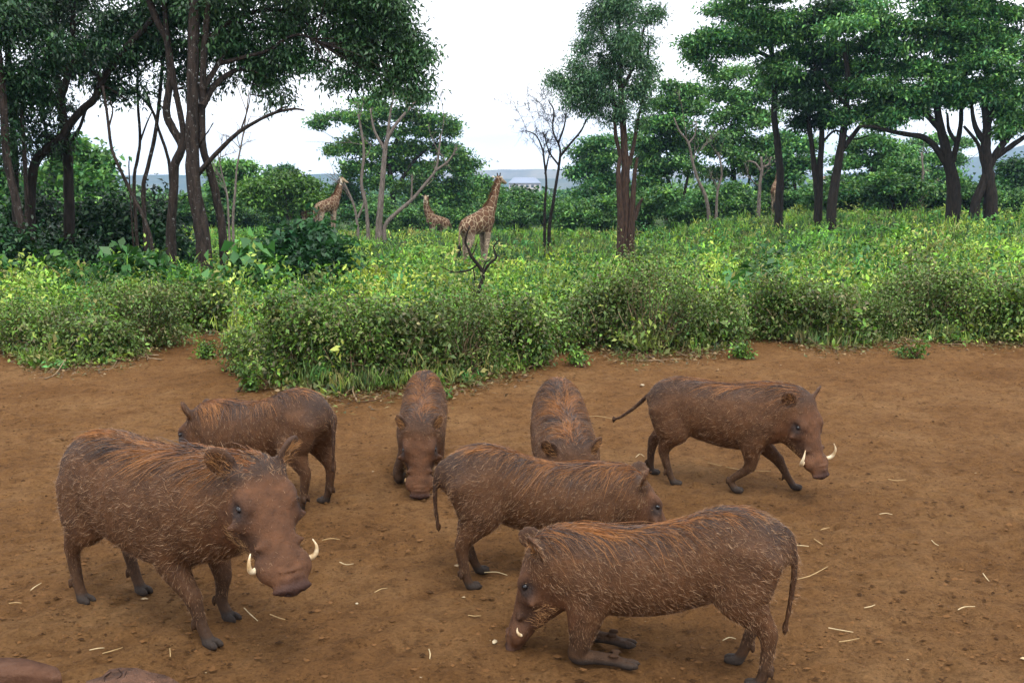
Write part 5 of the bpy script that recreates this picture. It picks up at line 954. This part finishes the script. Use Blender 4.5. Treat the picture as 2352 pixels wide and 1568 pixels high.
# stone slab and cracked log in the corner near the viewer
m, n, l, b, out = new_mat('smooth_red_stone'); t = noise(n, l, 7, 8, .7); r = ramp(n, [(.32, (.045, .021, .012)), (.5, (.095, .045, .026)), (.72, (.14, .075, .047))]); l.new(t.outputs['Fac'], r.inputs[0]); l.new(r.outputs[0], b.inputs['Base Color']); b.inputs['Roughness'].default_value = .95; b.inputs['Specular IOR Level'].default_value = .15
t2 = noise(n, l, 30, 8, .7); bump(n, l, t2.outputs['Fac'], .8, .02, b); M_stone = m
def slab(name, label, cat, outline, z0, z1, mat, cuts=()):
    o = np.array(outline); c = o.mean(0); k = len(o); V = []
    for sc, z in ((.98, z0), (1.0, z0 + .02), (1.0, z1 - .025), (.992, z1 - .008), (.975, z1)): V += [(*(c + (p - c) * sc), z + .006 * math.sin(p[0] * 17 + p[1] * 11)) for p in o]
    F = [[(r * k + i, r * k + (i + 1) % k, (r + 1) * k + (i + 1) % k, (r + 1) * k + i) for i in range(k)] for r in range(4)]; F = np.array(F).reshape(-1, 4)
    V.append((*c, z1 + .004)); V.append((*c, z0)); tp = np.array([(4 * k + i, 4 * k + (i + 1) % k, 5 * k) for i in range(k)] + [((i + 1) % k, i, 5 * k + 1) for i in range(k)])
    root = empty(name, (c[0], c[1], 0)); tag(root, label, cat); V = np.array(V) - np.array([c[0], c[1], 0]); mobj('block', V, [F, tp], mat, root); return root
def gz_pts(vs, z): return [G(a, b_, z)[:2] for a, b_ in vs]
zt = .32
slab('stone_block', 'smooth flat-topped red stone block in the near corner', 'stone', gz_pts([(-60, 1506), (20, 1507), (60, 1513), (110, 1528), (134, 1535), (141, 1546), (143, 1562), (60, 1551), (-60, 1546)], zt), -.02, zt, M_stone)
ol = gz_pts([(195, 1562), (232, 1548), (250, 1532), (275, 1530), (315, 1534), (345, 1545), (380, 1552), (402, 1562), (430, 1580), (380, 1600), (250, 1600), (190, 1580)], zt)
lg = slab('cracked_log', 'cracked weathered log end lying beside the flat stone', 'log', ol, -.02, zt, bark_mat('weathered_wood', (.060, .030, .018), (.19, .096, .058), 0, 5))
T = Tubes(); lc = np.array(lg.location)
for (a, b_, c_, e) in ((256, 1542, 236, 1574), (272, 1536, 254, 1578), (292, 1537, 276, 1566), (306, 1541, 286, 1584), (330, 1546, 312, 1582), (352, 1552, 340, 1580)):
    p, q = G(a, b_, zt - .001), G(c_, e, zt - .001); m1_ = p + (q - p) * .35 + np.array([.012 * rng.normal(), 0, 0]); m2_ = p + (q - p) * .7 + np.array([.012 * rng.normal(), 0, 0]); T.add([p - lc, m1_ - lc, m2_ - lc, q - lc], [.0012, .0034, .0026, .001], 5, 3)
T.build('crack', plain_mat('dark_crack', (.03, .016, .011), .9, .1), lg)

# straw on the soil: each piece its own object
M_straw = plain_mat('straw', (.38, .26, .12), .7, .25, .3, 20); M_strawp = plain_mat('pale_straw', (.50, .39, .22), .7, .25, .25, 20)
straws = [((1818, 1332), (1860, 1322), (1902, 1300)), ((1903, 1441), (1930, 1446), (1960, 1451)), ((1927, 1473), (1950, 1470), (1974, 1465)), ((1112, 1314), (1140, 1313), (1165, 1320)), ((1626, 1062), (1700, 1078), (1770, 1082)), ((1815, 1251), (1840, 1252), (1858, 1254)), ((1870, 1237), (1880, 1244), (1890, 1250)), ((205, 1492), (225, 1488), (240, 1487)), ((235, 1500), (260, 1493), (282, 1486)), ((2258, 1316), (2265, 1326), (2272, 1334)), ((1885, 1216), (1895, 1213), (1905, 1211)), ((70, 1355), (80, 1347), (95, 1338)), ((1075, 1412), (1090, 1414), (1105, 1413)), ((985, 1490), (988, 1500), (987, 1512)), ((390, 1488), (391, 1498), (391, 1508)), ((560, 1395), (575, 1410), (592, 1425)), ((2040, 1100), (2060, 1103), (2080, 1101)), ((1985, 1395), (2000, 1392), (2010, 1388)), ((1765, 1262), (1762, 1275), (1764, 1285)), ((2140, 1240), (2148, 1248), (2156, 1252)), ((740, 1240), (760, 1236), (780, 1238)), ((2020, 1180), (2035, 1178), (2050, 1181)), ((620, 1410), (640, 1418), (655, 1422)), ((780, 1290), (795, 1296), (812, 1294)), ((860, 1360), (875, 1352), (890, 1350)), ((2200, 1400), (2215, 1393), (2240, 1392)), ((1330, 960), (1370, 955), (1410, 962)), ((1460, 1050), (1470, 1042), (1480, 1048)), ((20, 1385), (35, 1383), (50, 1384)), ((1660, 1470), (1675, 1463), (1690, 1466))]
for i, s3 in enumerate(straws):
    q = [G(*p, .016) for p in s3]; c = q[1]; T = Tubes(); T.add([a_ - c for a_ in q], [.0024, .0027, .0017], 5, 3, .05); o = T.build('straw', M_strawp if i % 2 else M_straw); o.location = c
    tag(o, 'thin dry straw lying loose on the bare soil', 'straw', 'straws scattered on the soil')
# twigs along the shrubs' foot
for i in range(46):
    vx = rng.uniform(-20, 2370); u_ = (vx - 1176) / FV; e = float(np.interp(u_, edge_u, edge[:, 1])) - rng.uniform(-.35, .45); x = u_ * e; a = rng.random() * 6.3; L = rng.uniform(.15, .5)
    T = Tubes(); T.add([(-L / 2 * np.cos(a), -L / 2 * np.sin(a), .0), (rng.normal() * .03, rng.normal() * .03, .05 * rng.random()), (L / 2 * np.cos(a), L / 2 * np.sin(a), rng.uniform(0, .12))], [.007, .005, .003], 5, 3, .1)
    o = T.build('dead_twig', M_twig if i % 3 else M_stemd); o.location = (x, e, .012); tag(o, 'dead twig lying at the foot of the edge shrubs', 'twig', 'dead twigs along the shrubs')
# soil clods and crumbs
def clods():
    k = 26000; d = np.exp(rng.uniform(np.log(2.7), np.log(12.5), k)); x = rng.uniform(-.57, .57, k) * d; den = .5 + .5 * hnoise(x, d, 1.1, 33); ok = (rng.random(k) < .25 + .75 * den) & (d < edge_y(x, d) + .3); d, x = d[ok], x[ok]; k = len(d)
    r = np.exp(rng.normal(np.log(.0050), .55, k)).clip(.002, .014); base = np.array([(1, 0, 0), (-1, 0, 0), (0, 1, 0), (0, -1, 0), (0, 0, .75), (0, 0, -.6)])
    lt0 = 0; V = np.stack([x, d, r * .3], -1)[:, None] + base[None] * r[:, None, None] * rng.uniform(.6, 1.4, (k, 6, 1)) * np.array([1.3, 1, .8]); f = np.array([(0, 2, 4), (2, 1, 4), (1, 3, 4), (3, 0, 4)])
    F = (np.arange(k)[:, None, None] * 6 + f[None]).reshape(-1, 3); col = np.array([.155, .076, .029]) * rng.uniform(.22, 1.0, (k, 1)); lt = rng.random(k) < .006; r[lt] = np.minimum(r[lt], .006); col[lt] = np.array([.42, .31, .18]) * rng.uniform(.6, 1.2, (lt.sum(), 1))
    tag(mobj('soil_clods', V.reshape(-1, 3), F, hair_mat('soil_crumb', .95, .1), fcol=np.repeat(col, 4, 0)), 'crumbs, dung bits and clods strewn over the bare soil', 'soil', kind='stuff')
clods()
# fallen leaves / pale scraps
M_scrap = plain_mat('pale_scrap', (.42, .34, .22), .7, .3, .3, 30, .01)
for i, (a, b_, s_) in enumerate([(1137, 1472, .014), (1476, 884, .022), (726, 1497, .009), (965, 1551, .009), (820, 1383, .009), (1330, 948, .018), (1005, 1085, .010)]):
    p = G(a, b_, .008); ev, ef = uvball(8, 6); ev = ev * np.array([1.3, .8, .45]) * s_ * (1 + .2 * rng.normal(size=(len(ev), 1))); o = mobj('husk', ev, ef, M_scrap); o.location = (p[0], p[1], s_ * .35); o.rotation_euler = (0, 0, rng.random() * 6); tag(o, 'small pale husk lying on the bare soil', 'husk', 'pale husks on the soil')
# far houses in the valley
M_wall = plain_mat('pale_wall', (.36, .34, .32), .8, .2, .1); M_roofb = plain_mat('blue_grey_roof', (.22, .26, .34), .5, .4, .15); M_roofr = plain_mat('red_roof', (.25, .10, .07), .7, .2, .2); M_win = plain_mat('dark_window', (.03, .035, .04), .2, .5, .1)
def boxm(x0, x1, y0, y1, z0, z1): return np.array([(x, y, z) for x in (x0, x1) for y in (y0, y1) for z in (z0, z1)]), np.array([(0, 1, 3, 2), (4, 6, 7, 5), (0, 4, 5, 1), (2, 3, 7, 6), (0, 2, 6, 4), (1, 5, 7, 3)])
def house(label, vx, vy, d, w, dp, h, roof, nwin):
    p = P(vx, vy, d); r = empty('far_house', (p[0], d, p[2] - h * .5)); tag(r, label, 'house'); gzz = float(ground_h(p[0], d)) - (p[2] - h * .5)
    V, F = boxm(-w / 2, w / 2, 0, dp, gzz, h); mobj('wall', V, F, M_wall, r)
    o = .6; V = np.array([(-w / 2 - o, -o, h), (w / 2 + o, -o, h), (w / 2 + o, dp + o, h), (-w / 2 - o, dp + o, h), (-w / 2 + dp * .3, dp / 2, h + dp * .32), (w / 2 - dp * .3, dp / 2, h + dp * .32)]); mobj('roof', V, [np.array([(0, 1, 5, 4), (2, 3, 4, 5)]), np.array([(1, 2, 5), (3, 0, 4)])], roof, r)
    for i in range(nwin): x = -w / 2 + (i + .5) * w / nwin; V, F = boxm(x - w / nwin * .25, x + w / nwin * .25, -.12, -.02, h * .35, h * .75); mobj('window', V, F, M_win, r)
house('long blue-grey roofed hall in the hazy valley by the giraffe head', 1205, 428, 700, 22, 12, 4.5, M_roofb, 6)
house('low blue-roofed building glimpsed under the layered acacia', 985, 457, 260, 10, 7, 3.0, M_roofb, 4)
house('red-roofed house in the valley between the leaning trunks', 1900, 426, 520, 12, 8, 4, M_roofr, 4)
house('pale house in the valley left of the red-roofed one', 1935, 432, 380, 12, 8, 4, M_roofb, 3)

# fallen leaves, dry grass and crumbs at the foot of the shrubs
def litter():
    k = 9000; u_ = rng.uniform(-.56, .56, k); e = np.interp(u_, edge_u, edge[:, 1]) + rng.normal(size=k) * .28 + .05; x = u_ * e; L = rng.uniform(.02, .06, k)
    ax = rng.normal(size=(k, 3)) * np.array([1, 1, .25]); ax[:, 2] += .12; pos = np.stack([x, e, ground_h(x, e) + rng.uniform(.006, .05, k)], -1); thin = rng.random(k) < .5
    col = palette(k, [(.16, .10, .05), (.26, .18, .09), (.09, .055, .03), (.12, .14, .04)], .3)
    V, F, fc = leaf_quads(pos, ax, np.tile(np.array([0, 0, 1.]), (k, 1)) + rng.normal(size=(k, 3)) * .4, np.where(thin, L * 2.2, L), np.where(thin, L * .16, L * .55), col); V[:, 2] = np.maximum(V[:, 2], .004)
    tag(mobj('leaf_litter', V, F, M_grass, fcol=fc), 'brown fallen leaves and dry stalks along the foot of the shrubs', 'leaf litter', kind='stuff')
litter()

# ------------------------------------------------------------------ haze
mh = bpy.data.materials.new('haze_air'); mh.use_nodes = True; n, l = mh.node_tree.nodes, mh.node_tree.links; n.clear()
out = n.new('ShaderNodeOutputMaterial'); pv = n.new('ShaderNodeVolumePrincipled'); pv.inputs['Color'].default_value = (.42, .67, 1.0, 1); pv.inputs['Density'].default_value = .00024; pv.inputs['Anisotropy'].default_value = 0.0
l.new(pv.outputs[0], out.inputs['Volume'])
V, F = boxm(-4000, 4000, -60, 4100, -130, 140); tag(mobj('haze', V, F, mh), 'pale blue air thickening towards the far hills', 'haze', kind='stuff')
